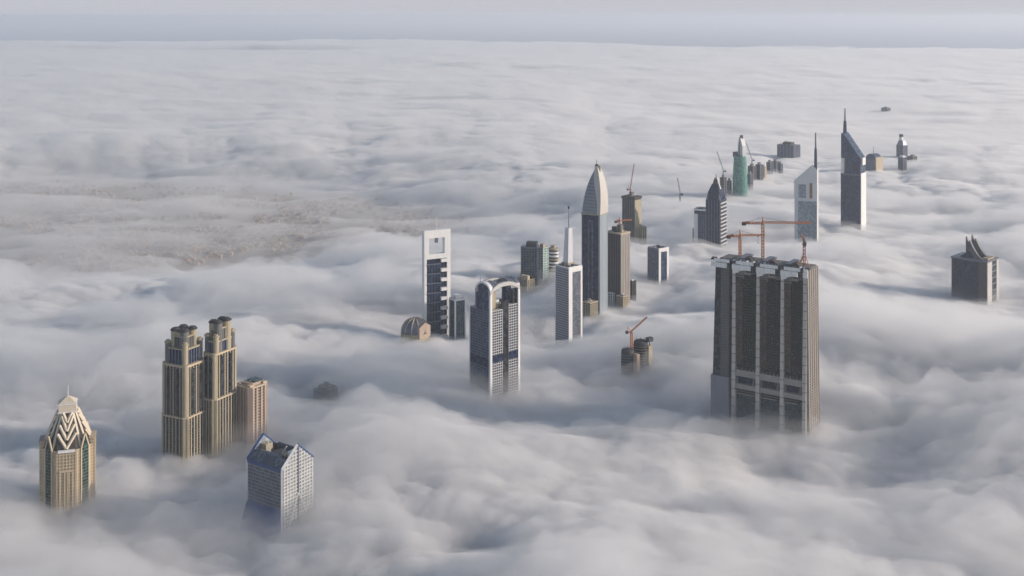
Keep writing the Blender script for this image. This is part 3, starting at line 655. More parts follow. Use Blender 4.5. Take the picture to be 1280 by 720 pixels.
def bullet_tower():
    s = Site('bullet_shaped_glass_tower', 'tallest slender dark glass tower with silver bullet shaped top and beige sail', 'tower', 749.5, 385, 23.5, 9.5, 26)
    a, b, m = s.a, s.b, s.m; zs = s.Z(269); zt = s.Z(210); zap = s.Z(203)
    MB().prism(cham(a, b, 3), 0, zs).build('glazing', G_NAVY, s.o)
    MB().bands(cham(a, b, 3), [zs - 4 * (k + 1) for k in range(60) if zs - 4 * k > 64], .5, .15).build('floor_bands', G_NAVY, s.o, 'stuff')
    for x in (-.07, .12): MB().box(a * x - 1.3, a * x + 1.3, -b / 2 - .7, -b / 2 + 1, 0, zs - 10).build('light_strip', G_GREY, s.o)
    MB().box(-a * .07 - 1.3, a * .12 + 1.3, -b / 2 - .9, -b / 2 + 1, zs - 14, zs - 10).build('light_strip', G_GREY, s.o)
    MB().box(a / 2 - 2, a / 2 + 1.0, -b / 2 - .5, b / 2 + .5, 0, zs + 1).build('side_wall', plain('pale_blue_cladding', (.40, .46, .50), .35, .12, metal=.2), s.o)
    MB().mullions(rect(a + 2.2, b + .2), 50, zs, 5, .5, .3, [1]).build('mullions', STEEL, s.o, 'stuff')
    MB().bands(cham(a, b, 3), [zs - 1.2], 2.4, 1.2).build('waist_band', SAND, s.o)
    def prof(t): return (1 - t ** 2.3) * .93 + .07          # ogive
    rings = []
    for k in range(15):
        t = k / 14; w = prof(t); xo = .17 * a * t
        rings.append([(x * w * .97 + xo, y * (w * .8 + .2 * (1 - t)) * .97, zs + .5 + (zt - zs) * t) for x, y in cham(a, b, 3)])
    MB().loft(rings).build('crown_shell', plain('silver_shell', (.20, .225, .27), .35, .1, metal=.4), s.o)
    seam = MB()
    for k in range(1, 12):
        t = k / 14; w = prof(t) * .985; xo = .17 * a * t; seam.prism([(x * w + xo, y * w) for x, y in cham(a, b, 3)], zs + (zt - zs) * t, zs + (zt - zs) * t + .8)
    seam.build('crown_seams', G_GREY, s.o, 'stuff')
    # beige sail wrapped on the right side, its front edge an S curve
    def sail(t): return .5 - .46 * max(0, min(1, (t - .05) / .95)) ** 1.1 + .07 * math.sin(t * math.pi * 2)
    sl_ = []
    for k in range(15):
        t = k / 14; w = prof(t); xo = .17 * a * t; xl = a * (sail(t)) * .72 + xo * .5; xr = a / 2 * w + xo + 1.3
        xl = min(xl, xr - 1.5); yb = b / 2 * (w * .8 + .2) + .6; sl_.append([(xl, -yb - .8, zs + 1 + (zt - zs) * t), (xr, -yb - .2, zs + 1 + (zt - zs) * t), (xr, yb, zs + 1 + (zt - zs) * t), (xl, yb, zs + 1 + (zt - zs) * t)])
    MB().loft(sl_).build('sail', plain('cream_cladding', (.50, .475, .44), .5, .12), s.o)
    xo = .17 * a
    MB().prism(circ(3.2, n=10, cx=xo - 1), zt - 5, zt + 4).build('crown_drum', DARK, s.o)
    MB().prism(circ(2.3, n=10, cx=xo + 5), zt - 9, zt + 2).build('crown_pinnacle', SAND, s.o)
    MB().tube((xo - 1, 0, zt), (xo - 1, 0, zap + 3), .9, 6, .3).build('spire', DARK, s.o)
    MB().tube((xo + 5, 0, zt), (xo + 5, 0, zap - 3), .6, 6, .3).build('spire', WHITE, s.o)
    s2 = Site('low_sand_block', 'low sand coloured block at the foot of the bullet shaped tower', 'building', 738, 388, 9, 9, 40, rad=90, anchor=False)
    z2 = s2.Z(379); shell(s2, s2.rect(), z2, BROWN, SAND, 4, 1.3, .4, 5, 1.2, .6, name='wall'); MB().bands(s2.rect(), [z2 - .8], 1.4, 1).build('cornice', BEIGE, s2.o); roofkit(s2, s2.a, s2.b, z2, 4, n=3)

def concrete_tower():
    s = Site('beige_concrete_tower', 'half finished beige concrete tower with dark window grid right of the bullet tower', 'tower', 775.5, 375, 18, 11.5, 36)
    a, b = s.a, s.b; zt = s.Z(293); shell(s, s.rect(), zt, SHADE, CONC, 4, 1.1, .5, 5.8, 1.3, .8)
    x = a / 2
    MB().box(x - 1, x + 1.4, -b / 2, b / 2, 0, zt).build('end_wall', CONCL, s.o)  # paler concrete puts the sunlight into this end's colour
    wi = MB()
    for k in range(38):
        z = zt - 6 - 4 * k
        if z > 60:
            for y in (-.28, 0, .28): wi.box(x + 1.3, x + 1.5, b * y - 1.1, b * y + 1.1, z, z + 2)
    wi.build('end_windows', SHADE, s.o, 'stuff')
    MB().box(-a / 2 - .8, -a / 2 + 1.5, -b / 2 - .9, b / 2, 0, zt + 2).build('end_wall', CONC, s.o)
    MB().bands(s.rect(), [zt - .5], 2, 1.7).build('roof_slab', BEIGE, s.o)
    for i, (fx, fy, w, h) in enumerate(((-.25, 0, 7, 285), (.1, .1, 9, 282), (.32, -.1, 5, 287), (0, -.25, 5, 288))):
        MB().box(a * fx - w / 2, a * fx + w / 2, b * fy - w / 2, b * fy + w / 2, zt + 1.4 - .05 * i, s.Z(h, 12)).build('roof_core', [BROWN, CONC, SAND, BROWN][i], s.o)
    tc = tower_crane(a * .05, b * .1, zt, s.Z(278, 14) - zt, 26, 9, 20, ORANGE, 'small orange crane on the roof of the beige concrete tower', s)
    for (xc, yc, wf, ws, top, lab, mt) in ((766, 377, 6, 6, 367, 'small white roofed block in front of the concrete tower', WHITE), (790, 368, 5, 5, 352, 'narrow brown block behind the concrete tower', BROWN), (779, 380, 8, 6, 371, 'low cream block at the right foot of the concrete tower', BEIGE)):
        q = Site('low_block', lab, 'building', xc, yc, wf, ws, 40, 'low blocks round the concrete tower', anchor=False, zc=96)
        z2 = q.Z(top); shell(q, q.rect(), z2, SHADE, mt, 4, 1.4, .4, 5, 1.2, .6); MB().bands(q.rect(), [z2 - .8], 1.3, .9).build('roof_slab', mt, q.o); roofkit(q, q.a, q.b, z2, xc, n=2)

def unfinished_tower():
    s = Site('unfinished_tower', 'dark unfinished concrete tower with jutting formwork and luffing crane on top', 'tower', 793, 297, 15, 8, 32)
    a, b = s.a, s.b; zt = s.Z(249); shell(s, s.rect(), zt, SHADE, CONC, 4.5, 1.2, .9, 6.5, 1.5, 1.0)
    MB().box(a / 2 - .5, a / 2 + 1.5, -b / 2, b / 2, 0, zt - 3).build('end_wall', SAND, s.o)
    for x0, x1 in ((-.56, -.12), (.12, .58)): MB().box(a * x0, a * x1, -b / 2 - 2.5, b / 2 + 2, zt - .5, zt + 5).build('formwork', BROWN, s.o)
    MB().box(-a * .1, a * .1, -b * .2, b * .2, zt, s.Z(241, 10)).build('lift_core', CONC, s.o)
    luffing_crane(s, -a * .05, -b * .1, zt + 4, s.Z(240, 8) - zt, 62, 80, 20, REDM, 'luffing crane with raised jib on the dark unfinished tower')
    q = Site('low_block', 'sand coloured stub of a building right of the unfinished tower', 'building', 803, 298, 4, 5, 45, anchor=False)
    z2 = q.Z(284); shell(q, q.rect(), z2, SHADE, SAND, 4.5, 1.6, .5, 6, 1.5, .8); roofkit(q, q.a, q.b, z2, 6, n=2)

def small_frame_tower():
    s = Site('small_grey_white_tower', 'short grey tower with white portal frame standing alone between the two groups', 'tower', 823, 346, 13.5, 12.5, 45, rad=170)
    a, b = s.a, s.b; zt = s.Z(313); shell(s, s.rect(), zt, G_GREY, STEEL, 4.5, .8, .25, 6, 1, .5)
    x = a / 2
    for y0, y1 in ((-b / 2, -b * .3), (b * .3, b / 2)): MB().box(x, x + 1.6, y0, y1, 0, zt - 4).build('frame_leg', WHITE, s.o)
    MB().box(x, x + 1.6, -b / 2, b / 2, zt - 3.98, zt + 4).build('frame_head', WHITE, s.o)
    MB().box(x - .2, x + .8, -b * .3, b * .3, 0, zt - 4).build('glazing', G_BLUE, s.o)
    parapet(s, s.rect(), zt, 3, 1.2, STEEL); roofkit(s, a, b, zt, 31, n=4)
    MB().tube((0, 0, zt), (0, 0, s.Z(306)), .5).build('antenna', STEEL, s.o)

# ------------------------------------------------------------------ cranes
def lattice_beam(m, p, q, w, step, r=.22, tri=False):
    p, q = Vector(p), Vector(q); d = (q - p).normalized(); L = (q - p).length
    a = d.cross(Vector((0, 0, 1)));
    if a.length < .1: a = Vector((1, 0, 0))
    a.normalize(); b = a.cross(d).normalized()
    cs = [a * w / 2 + b * 0, -a * w / 2 + b * 0, b * w * .9] if tri else [a * w / 2 + b * w / 2, -a * w / 2 + b * w / 2, -a * w / 2 - b * w / 2, a * w / 2 - b * w / 2]
    for c in cs: m.tube(p + c, q + c, r)
    n = max(1, int(L / step))
    for k in range(n):
        u0, u1 = p + d * (L * k / n), p + d * (L * (k + 1) / n)
        for i in range(len(cs)):
            m.tube(u0 + cs[i], u1 + cs[(i + 1) % len(cs)], r * .7, 3)
def tower_crane(lx, ly, z0, h, jib, cj, az, mat, label, s, r=.45, w=2.4, world_az=None, group=None):
    """Hammerhead crane; stands at local (lx, ly) of site s."""
    M = s.o.matrix_world if False else Matrix.Translation(s.o.location) @ Matrix.Rotation(s.yaw if hasattr(s, 'yaw') else 0, 4, 'Z')
    o = bpy.data.objects.new('tower_crane', None); COL.objects.link(o); P = M @ Vector((lx, ly, z0)); o.location = P; o.rotation_euler = (0, 0, R(az)); o.empty_display_size = 5
    tagged(o, label, 'crane', group)
    m = MB(); lattice_beam(m, (0, 0, -.5), (0, 0, h), w, w * 1.4, r); m.build('mast', mat, o)
    m = MB(); lattice_beam(m, (-w * .4, 0, h + 1), (jib, 0, h + 1), w * .8, w * 1.3, r * .8, True); m.build('jib', mat, o)
    m = MB(); lattice_beam(m, (0, 0, h + 1), (-cj, 0, h + 1), w * .8, w * 1.2, r * .9); m.build('counter_jib', mat, o)
    m = MB()
    for sx in (-1, 1):
        for sy in (-1, 1): m.tube((sx * w * .4, sy * w * .4, h), (0, 0, h + 8.5), r * .9)
    m.tube((0, 0, h + 8), (0, 0, h + 9.5), r * 1.3); m.build('tower_head', mat, o)
    m = MB(); m.tube((0, 0, h + 8.5), (jib * .62, 0, h + 2.2), .2); m.tube((0, 0, h + 8.5), (-cj * .9, 0, h + 1.6), .22); m.build('tie_bars', STEEL, o)
    MB().box(-cj - 1, -cj + 4.5, -1.6, 1.6, h - 2.4, h + 1.8).build('counterweight', DARK, o)
    MB().box(-cj + 5.2, -cj + 8.5, -1.3, 1.3, h + .8, h + 3).build('winch_house', DARK, o)
    MB().box(.8, 3.2, -3.2, -1, h - 2.6, h + .2).build('cab', WHITE, o)
    MB().box(jib * .7, jib * .7 + 1.6, -.9, .9, h - .6, h + .7).build('trolley', DARK, o)
    m = MB(); m.tube((jib * .7 + .8, 0, h), (jib * .7 + .8, 0, h - 9), .12, 3); m.box(jib * .7 + .3, jib * .7 + 1.3, -.5, .5, h - 10, h - 8.8); m.build('hook', DARK, o)
    return o
def luffing_crane(s, lx, ly, z0, h, jib, el, az, mat, label, group=None, r=.42, w=2.4, cj=8):
    M = Matrix.Translation(s.o.location) @ Matrix.Rotation(s.yaw, 4, 'Z')
    o = bpy.data.objects.new('luffing_crane', None); COL.objects.link(o); o.location = M @ Vector((lx, ly, z0)); o.rotation_euler = (0, 0, R(az)); o.empty_display_size = 5
    tagged(o, label, 'crane', group)
    m = MB(); lattice_beam(m, (0, 0, -4.5), (0, 0, h), w, w * 1.4, r); m.build('mast', mat, o)
    e = R(el); tip = (jib * math.cos(e), 0, h + 1 + jib * math.sin(e))
    m = MB(); lattice_beam(m, (0, 0, h + 1), tip, w * .7, w * 1.3, r * .8, True); m.build('jib', mat, o)
    m = MB(); m.tube((0, -1, h), (-cj * .7, 0, h + 8), r); m.tube((0, 1, h), (-cj * .7, 0, h + 8), r); m.tube((-cj, 0, h + 1), (-cj * .7, 0, h + 8), r); m.build('gantry', mat, o)
    MB().tube((-cj * .7, 0, h + 8), tip, .16, 3).build('tie_bars', STEEL, o)
    MB().box(-cj - 1, 1, -1.5, 1.5, h - .2, h + 1).build('machinery_deck', mat, o)
    MB().box(-cj - 1.2, -cj + 2.6, -1.9, 1.9, h - 1.6, h + 2.4).build('counterweight', DARK, o)
    MB().box(.6, 2.6, -3, -1.1, h - .4, h + 2).build('cab', WHITE, o)
    return o

def index_tower():
    s = Site('unfinished_slab_tower', 'huge unfinished slab tower with four pale fins, dark bays and cranes on top', 'tower', 1008, 527, 116, 13.5, 19, rad=260, dz=18)
    a, b, m = s.a, s.b, s.m; zt = s.Z(337); zb = zt
    L, Rr = -a / 2, a / 2
    def fx(px): return L + (px - 892) / 116 * a
    flare = 1.0
    fins = [fx(917), fx(948), fx(978.5), fx(1006)]
    D0 = -b / 2
    # back body
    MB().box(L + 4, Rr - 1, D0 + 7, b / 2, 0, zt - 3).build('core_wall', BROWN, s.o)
    fw = 4.4
    for i, x in enumerate(fins):
        f = MB(); f.loft([[(x - fw / 2 - .6, D0 - 5.5, 0), (x + fw / 2 + .6, D0 - 5.5, 0), (x + fw / 2 + .6, D0 + 8, 0), (x - fw / 2 - .6, D0 + 8, 0)], [(x - fw / 2, D0, zt - 3), (x + fw / 2, D0, zt - 3), (x + fw / 2, D0 + 8, zt - 3), (x - fw / 2, D0 + 8, zt - 3)]])
        f.build('fin', plain('pale_concrete', (.48, .45, .41), .85, .2, .3), s.o)
        j = MB()
        for k in range(20): j.box(x - fw / 2 - .35, x + fw / 2 + .35, D0 - .2 - 5.5 * (1 - (zt - 12 * k) / zt) - .3, D0 + 6, zt - 8 - 12 * k, zt - 7.2 - 12 * k)
        j.build('pour_joints', CONC, s.o, 'stuff')
    zA, zB2, zC, zD = s.Z(477), s.Z(485), s.Z(495), s.Z(501)
    for i in range(3):
        x0, x1 = fins[i] + fw / 2 + .1, fins[i + 1] - fw / 2 - .1; w = x1 - x0; rnd = random.Random(40 + i)
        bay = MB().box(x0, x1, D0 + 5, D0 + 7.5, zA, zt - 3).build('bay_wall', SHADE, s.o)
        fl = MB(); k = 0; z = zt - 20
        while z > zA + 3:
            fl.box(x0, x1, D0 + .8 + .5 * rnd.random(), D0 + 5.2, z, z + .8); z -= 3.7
        fl.build('floor_slabs', plain('shaded_slab', (.045, .042, .042), .9, .5, .6), bay, 'stuff')  # slabs, like the room walls, carry the bay's shade in their colour
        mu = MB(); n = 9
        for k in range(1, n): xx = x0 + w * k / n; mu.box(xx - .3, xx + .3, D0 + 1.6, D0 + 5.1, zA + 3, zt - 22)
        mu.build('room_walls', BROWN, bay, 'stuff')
        MB().box(x0, x0 + w * .30, D0 + 1.4, D0 + 3.2, zA + 8, zt - 20 - rnd.uniform(0, 4)).build('sunlit_bay_strip', BAYSUN, bay)  # paler brown strip paints sunlight on the left side of the bay
        # small concrete coloured panels scattered over the floors
        sp = MB()
        for k in range(26):
            xx, zz = rnd.uniform(x0 + 1, x1 - 2), rnd.uniform(zA + 6, zt - 24); sp.box(xx, xx + rnd.uniform(.7, 1.6), D0 + .3, D0 + .9, zz, zz + rnd.uniform(.7, 1.8))
        sp.build('loose_panels', CONC, bay, 'stuff')
        # pale blind panels under the roof
        for k, (f0, f1, hh) in enumerate(((0, .38, 20), (.38, .72, 15), (.72, 1, 13 if i != 1 else 17))):
            MB().box(x0 + w * f0 + .1, x0 + w * f1 - .1, D0 + 1.5 + .3 * k, D0 + 5, zt - 3 - hh, zt - 4).build('blind_panel', CONC if k != 1 else SANDD, s.o)
        # transfer beams with the dark opening between, glazed foot below
        MB().box(x0, x1, D0 - 1.2, D0 + 7, zB2, zA).build('transfer_beam', CONCL, s.o)
        MB().box(x0, x1, D0 - 1.8, D0 + 7, zD, zC).build('transfer_beam', CONCL, s.o)
        MB().box(x0, x1, D0 + 6.2, D0 + 8, zC - 1, zB2 + 1).build('sky_lobby', G_NAVY, s.o)
        for xx in (x0 + w * .06, x1 - w * .14): MB().loft([[(xx - 1.8, D0, zC), (xx + 1.8, D0, zC), (xx + 1.8, D0 + 4, zC), (xx - 1.8, D0 + 4, zC)], [(xx - .7, D0, zB2), (xx + .7, D0, zB2), (xx + .7, D0 + 4, zB2), (xx - .7, D0 + 4, zB2)]]).build('lobby_strut', CONC, s.o)
        for k in range(int(5)): xx = x0 + w * (.12 + .18 * k); MB().box(xx, xx + 1.4, D0 - .8, D0 + 3, zA + .1, zA + 3.2).build('upstand', CONC, s.o)
        MB().box(x0, x1, D0 + 2.5, D0 + 7, 0, zD - 7).build('foot_glazing', G_TEAL, s.o)
        gb = MB()
        for k in range(18): gb.box(x0, x1, D0 + 2.1, D0 + 2.6, zD - 10 - 4 * k, zD - 9.5 - 4 * k)
        for k in range(1, 8): gb.box(x0 + w * k / 8 - .15, x0 + w * k / 8 + .15, D0 + 2.0, D0 + 2.6, 60, zD - 7.2)
        gb.build('glazing_bars', DARK, s.o, 'stuff')
        for k, zz in enumerate((zD - 4, zD - 7.6)): MB().box(x0, x1 - w * (.1 * (k + i) % .4), D0 - .4, D0 + 3, zz, zz + 1.1).build('ledge', CONCL if k else CONC, s.o)
    # left end bay: dark glass strip, ribbed concrete strip
    xl0, xl1 = L, fins[0] - fw / 2 - .1; w = xl1 - xl0
    o = MB(); o.loft([[(xl0 - 6, D0 - 3, 0), (xl0 + w * .34, D0 - 3, 0), (xl0 + w * .34, b / 2, 0), (xl0 - 6, b / 2, 0)], [(xl0 + 1, D0 + 1, zt - 3), (xl0 + w * .34, D0 + 1, zt - 3), (xl0 + w * .34, b / 2, zt - 3), (xl0 + 1, b / 2, zt - 3)]]); o.build('end_glazing', G_DARK, s.o)
    o = MB(); o.loft([[(xl0 + w * .34 + .05, D0 - 3.6, 0), (xl0 + w * .82, D0 - 3.6, 0), (xl0 + w * .82, D0 + 7, 0), (xl0 + w * .34 + .05, D0 + 7, 0)], [(xl0 + w * .34 + .05, D0 + .4, zt - 3), (xl0 + w * .82, D0 + .4, zt - 3), (xl0 + w * .82, D0 + 7, zt - 3), (xl0 + w * .34 + .05, D0 + 7, zt - 3)]]); o.build('end_wall', plain('grey_green_concrete', (.09, .094, .096), .8, .3, .3), s.o)
    e = MB()
    for k in range(58):
        z = zt - 9 - 3.7 * k
        if z > 60: dy = 4 * (1 - z / zt); e.box(xl0 + w * .36, xl0 + w * .80, D0 + .1 - dy, D0 + 2 - dy, z, z + .5)
    e.build('floor_slabs', CONC, s.o, 'stuff')
    MB().box(xl0 + w * .82 + .05, xl1, D0 + 4, D0 + 9, 0, zt - 3).build('slot_glazing', G_DARK, s.o)
    MB().box(xl0 - 4.2, xl0 + w * .86, D0 - 4.8, D0 + 2, 30, s.Z(479) - 10).build('end_cladding', plain('lilac_grey_cladding', (.20, .20, .24), .6, .15), s.o)
    # right end, its sunlight put into a paler concrete colour
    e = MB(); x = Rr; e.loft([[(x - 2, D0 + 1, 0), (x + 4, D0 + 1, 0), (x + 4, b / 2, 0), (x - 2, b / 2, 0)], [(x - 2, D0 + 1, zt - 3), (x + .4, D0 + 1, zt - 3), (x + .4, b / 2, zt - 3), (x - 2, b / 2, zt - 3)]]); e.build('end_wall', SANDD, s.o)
    e = MB(); n = 5
    for k in range(n + 1):
        y = D0 + 1.5 + (b - 3) * k / n; e.loft([[(x, y - .7, 0), (x + 5.2, y - .7, 0), (x + 5.2, y + .7, 0), (x, y + .7, 0)], [(x - 1, y - .7, zt - 3), (x + 1.5, y - .7, zt - 3), (x + 1.5, y + .7, zt - 3), (x - 1, y + .7, zt - 3)]])
    for k in range(60):
        z = zt - 6 - 3.7 * k
        if z > 60: e.box(x - 1, x + 1.0 + 3.6 * (1 - z / zt), D0 + 1.4, b / 2 - .4, z, z + 1.3)
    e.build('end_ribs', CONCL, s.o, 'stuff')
    # roof: slabs, sheeting, working platforms
    MB().box(L + 2, Rr - 1, D0 + .5, b / 2 - .5, zt - 2.95, zt - 1.2).build('roof_slab', CONC, s.o)
    segs = [(L - 4, fins[0] - 3)] + [(fins[i] - 1, fins[i + 1] - 3) for i in range(3)] + [(fins[3] - 1, Rr + 5)]
    for i, (x0, x1) in enumerate(segs):
        rnd = random.Random(70 + i); w = x1 - x0
        MB().box(x0, x1, D0 - 5.0 + .2 * i, D0 + 5, zt - 1 + .3 * i, zt + .6 + .3 * i).build('working_platform', DARK, s.o)
        MB().box(x0 + 1, x1 - w * .15, D0 - 7.6, D0 - 6.4, zt - 10, zt - 3.5).build('sheeting', FILM, s.o)
        MB().box(x0 + w * .2, x1 - 1, D0 - 7.4, D0 - 6.2, zt - 2.6, zt + 1.8).build('sheeting', FILM, s.o)
        if 0 < i < 4:
            for k in range(3):
                xx = x0 + w * (.03 + .2 * k); zz = zt - 17 + k * 3.3
                MB().loft([[(xx, D0 - 3.6, zz), (xx + w * .26, D0 - 4.2, zz + 2.5), (xx + w * .26, D0 - 2.6, zz + 2.5), (xx, D0 - 2.4, zz)], [(xx - 1, D0 - 5 - k * .4, zz + 9), (xx + w * .3, D0 - 5.4, zz + 9.6), (xx + w * .3, D0 - 3.6, zz + 9.6), (xx - 1, D0 - 3.4, zz + 9)]]).build('hanging_sheet', FILM, s.o)
            MB().box(x0 + w * .55, x1 - 2, D0 - 1, D0 + 2, zt - 14, zt - 8).build('dark_opening', DARK, s.o)
            xx = x0 + w * rnd.uniform(.55, .7)      # gabled formwork heaps
            MB().xz([(xx - 9, zt + .5), (xx + 8, zt + .5), (xx + 2, zt + 6.5), (xx - 1, zt + 7)], D0 + 3, D0 + 14).build('formwork_stack', DARK, s.o)
            MB().box(x0 + 2, x0 + w * .4, D0 + 6, b / 2 - 2, zt + .5, zt + 3.2).build('formwork_table', STEEL, s.o)
            MB().tube((xx - 4, D0 + 2.5, zt + 3), (xx + 6, D0 + 2.5, zt + 9), .5).build('raking_prop', REDM, s.o)
        for k in range(7):
            xx = x0 + w * (k + .5) / 7; MB().box(xx - .8, xx + .8, D0 - 6 + rnd.random(), D0 + 1, zt + .6, zt + 1.8 + 2 * rnd.random()).build('formwork_panel', rnd.choice([DARK, FILM, STEEL, BROWN]), s.o)
    # perimeter rails
    r = MB()
    for k in range(40): xx = L - 3 + (a + 7) * k / 39; r.tube((xx, D0 - 3.6, zt), (xx, D0 - 3.6, zt + 3.2), .18, 3)
    r.tube((L - 3, D0 - 3.6, zt + 3), (Rr + 4, D0 - 3.6, zt + 3), .2, 3); r.build('edge_rail', STEEL, s.o, 'stuff')
    # cranes, turned in the world so that their jibs read as in the photo
    dz = zt + .4
    yb = math.degrees(s.yaw)
    tower_crane(fx(948), -4, dz, s.Z(285, 15) - dz - 1, 62 * m * 1.0, 26 * m, -3, ORANGE, 'tallest orange crane in the middle of the roof, its long jib reaching right', s, .55, 3.0, group='cranes on the unfinished slab tower')
    tower_crane(fx(917), 0, dz, s.Z(306, 12) - dz - 1, 33 * m, 17 * m, 4, ORANGE, 'lower yellowish orange crane at the left end of the slab tower roof', s, .55, 2.8, group='cranes on the unfinished slab tower')
    c = tower_crane(fx(998), 2, dz, s.Z(304, 15) - dz - 1, 46, 14, 80, REDM, 'reddish crane at the right end of the roof, jib pointing away from view', s, .5, 2.8, group='cranes on the unfinished slab tower')
    for sx in (-1, 1):
        for sy in (-1, 1): MB().tube((sx * 6, sy * 6, 0), (sx * 1.2, sy * 1.2, 14), .6).build('base_strut', ORANGE, c)

def round_site():
    s = Site('round_towers_under_construction', 'dark round topped twin cores of a building site just clear of the cloud', 'building', 791, 462, 13, 19, 45, rad=150, zc=106)
    m = s.m
    for i, (dx, rx, t0, bk) in enumerate(((-9.5, 8, 440, 0), (8, 9, 429, 12))):
        zt = s.Z(t0, bk); c = Matrix.Rotation(-s.yaw, 2) @ Vector((dx * m, bk)); cx, cy = c.x, c.y
        MB().prism(circ(rx * m, n=24, cx=cx, cy=cy), 0, zt - 6).build('drum_wall', SHADE if i else DARK, s.o)
        MB().bands(circ(rx * m, n=24, cx=cx, cy=cy), [zt - 9 - 4.2 * k for k in range(8)], 1.2, .6).build('floor_bands', CONC, s.o, 'stuff')
        MB().loft([[(x, y, zt - 6) for x, y in circ(rx * m * 1.03, n=24, cx=cx, cy=cy)], [(x, y, zt - 2) for x, y in circ(rx * m * .95, n=24, cx=cx, cy=cy)], [(x, y, zt) for x, y in circ(rx * m * .6, n=24, cx=cx, cy=cy)]]).build('drum_roof', DARK, s.o)
        for k in range(8): t = 2 * math.pi * k / 8; MB().tube((cx + rx * m * .8 * math.cos(t), cy + rx * m * .8 * math.sin(t), zt - 4), (cx + rx * m * .8 * math.cos(t), cy + rx * m * .8 * math.sin(t), zt + 2), .35).build('starter_bars', BROWN, s.o)
    c = Matrix.Rotation(-s.yaw, 2) @ Vector((1.0 * m, -8)); zz = s.Z(445)
    MB().box(c.x - 4, c.x + 4, c.y - 3, c.y + 3, 0, zz).build('lift_shaft', PINK, s.o)
    c = Matrix.Rotation(-s.yaw, 2) @ Vector((19 * m, 10)); MB().box(c.x - 2.5, c.x + 2.5, c.y - 4, c.y + 4, 0, s.Z(436, 10)).build('concrete_pier', SAND, s.o); MB().box(c.x - 3.5, c.x + 3.5, c.y - 5, c.y + 5, s.Z(431, 10), s.Z(426, 10)).build('working_platform', DARK, s.o)
    MB().tube((c.x, c.y, s.Z(436, 10)), (c.x, c.y, s.Z(430, 10)), .8).build('prop', DARK, s.o)
    c = Matrix.Rotation(-s.yaw, 2) @ Vector((-4.5 * m, 2)); z0 = s.Z(440)
    o = luffing_crane(s, c.x, c.y, z0, s.Z(420) - z0, 27 * m, 38, 14, ORANGE, 'orange crane with raised jib over the dark round building site', r=.55, w=2.6, cj=8)

def horned_tower():
    s = Site('horned_roof_tower', 'dark blue tower with two curved horns on its roof, alone at the right', 'tower', 1233.5, 372, 41.5, 13, 22, rad=300)
    a, b = s.a, s.b; zt = s.Z(327); w = s.m
    p = s.rect(); shell(s, p, zt - 1, G_NAVY, G_NAVY, 4.2, .5, .15, 5, .4, .3, G_NAVY)
    MB().box(-a * .5, -a * .44, -b / 2 - .8, -b / 2 + 1, 0, zt - 4).build('corner_strip', DARK, s.o)
    MB().box(a * .28, a * .5, -b / 2 - 1.0, -b / 2 + 1, 0, zt).build('brown_pier', plain('brown_cladding', (.07, .055, .055), .5, .2), s.o)
    x = a / 2
    for y0, y1 in ((-b / 2, -b * .1), (b * .32, b / 2)): MB().box(x, x + 1.5, y0, y1, 0, zt - 3).build('side_pier', LIGHT, s.o)
    MB().box(x - .2, x + .7, -b * .1, b * .32, 0, zt - 3).build('side_glazing', G_DARK, s.o)
    bl = MB()
    for k in range(10): bl.box(x, x + 1.6, -b * .1, b * .32, zt - 12 - 12 * k, zt - 9.5 - 12 * k)
    bl.build('side_balconies', STEEL, s.o)
    MB().bands(p, [zt - 2.8], 3.4, 1.6).build('cornice', STEEL, s.o)
    # two horns: concave fins sweeping up from each side to a point
    for i, (x0, xt, yt, sd) in enumerate(((a * -.08, -a * .21, 302, -1), (a * .5, a * .02, 303, 1))):
        ztip = s.Z(yt); n = 12; prof = []
        if sd > 0:
            for k in range(n + 1):
                t = k / n; prof.append((x0 + (xt - x0) * t, zt + (ztip - zt) * t ** 2.1))
            prof += [(xt - 1.5, ztip - 3), (xt - .5, zt + (ztip - zt) * .45), (xt + a * .17, zt - 1), (x0, zt - 1)]
        else:
            prof = [(xt - 1, zt - 1), (xt - 1, ztip)]
            for k in range(n + 1): t = k / n; prof.append((xt + (x0 + a * .2 - xt) * t, ztip - (ztip - zt) * t ** .85))
            prof.append((x0 + a * .2, zt - 1))
        y0, y1 = (-b / 2 - .5, -b / 2 + 5) if sd > 0 else (-b * .1, -b * .1 + 5)
        MB().xz(prof, y0, y1).build('roof_horn', HORN, s.o)
        MB().xz(prof, y0 + b * .5, y1 + b * .5).build('roof_horn', HORN, s.o)
    MB().xz([(-a * .32, zt), (a * .2, zt), (-a * .06, zt + 15)], -b * .35, b * .35).build('roof_gable', G_NAVY, s.o)
    MB().box(a * .3, a * .47, -b * .3, b * .3, zt, zt + 3.4).build('roof_house', SAND, s.o)

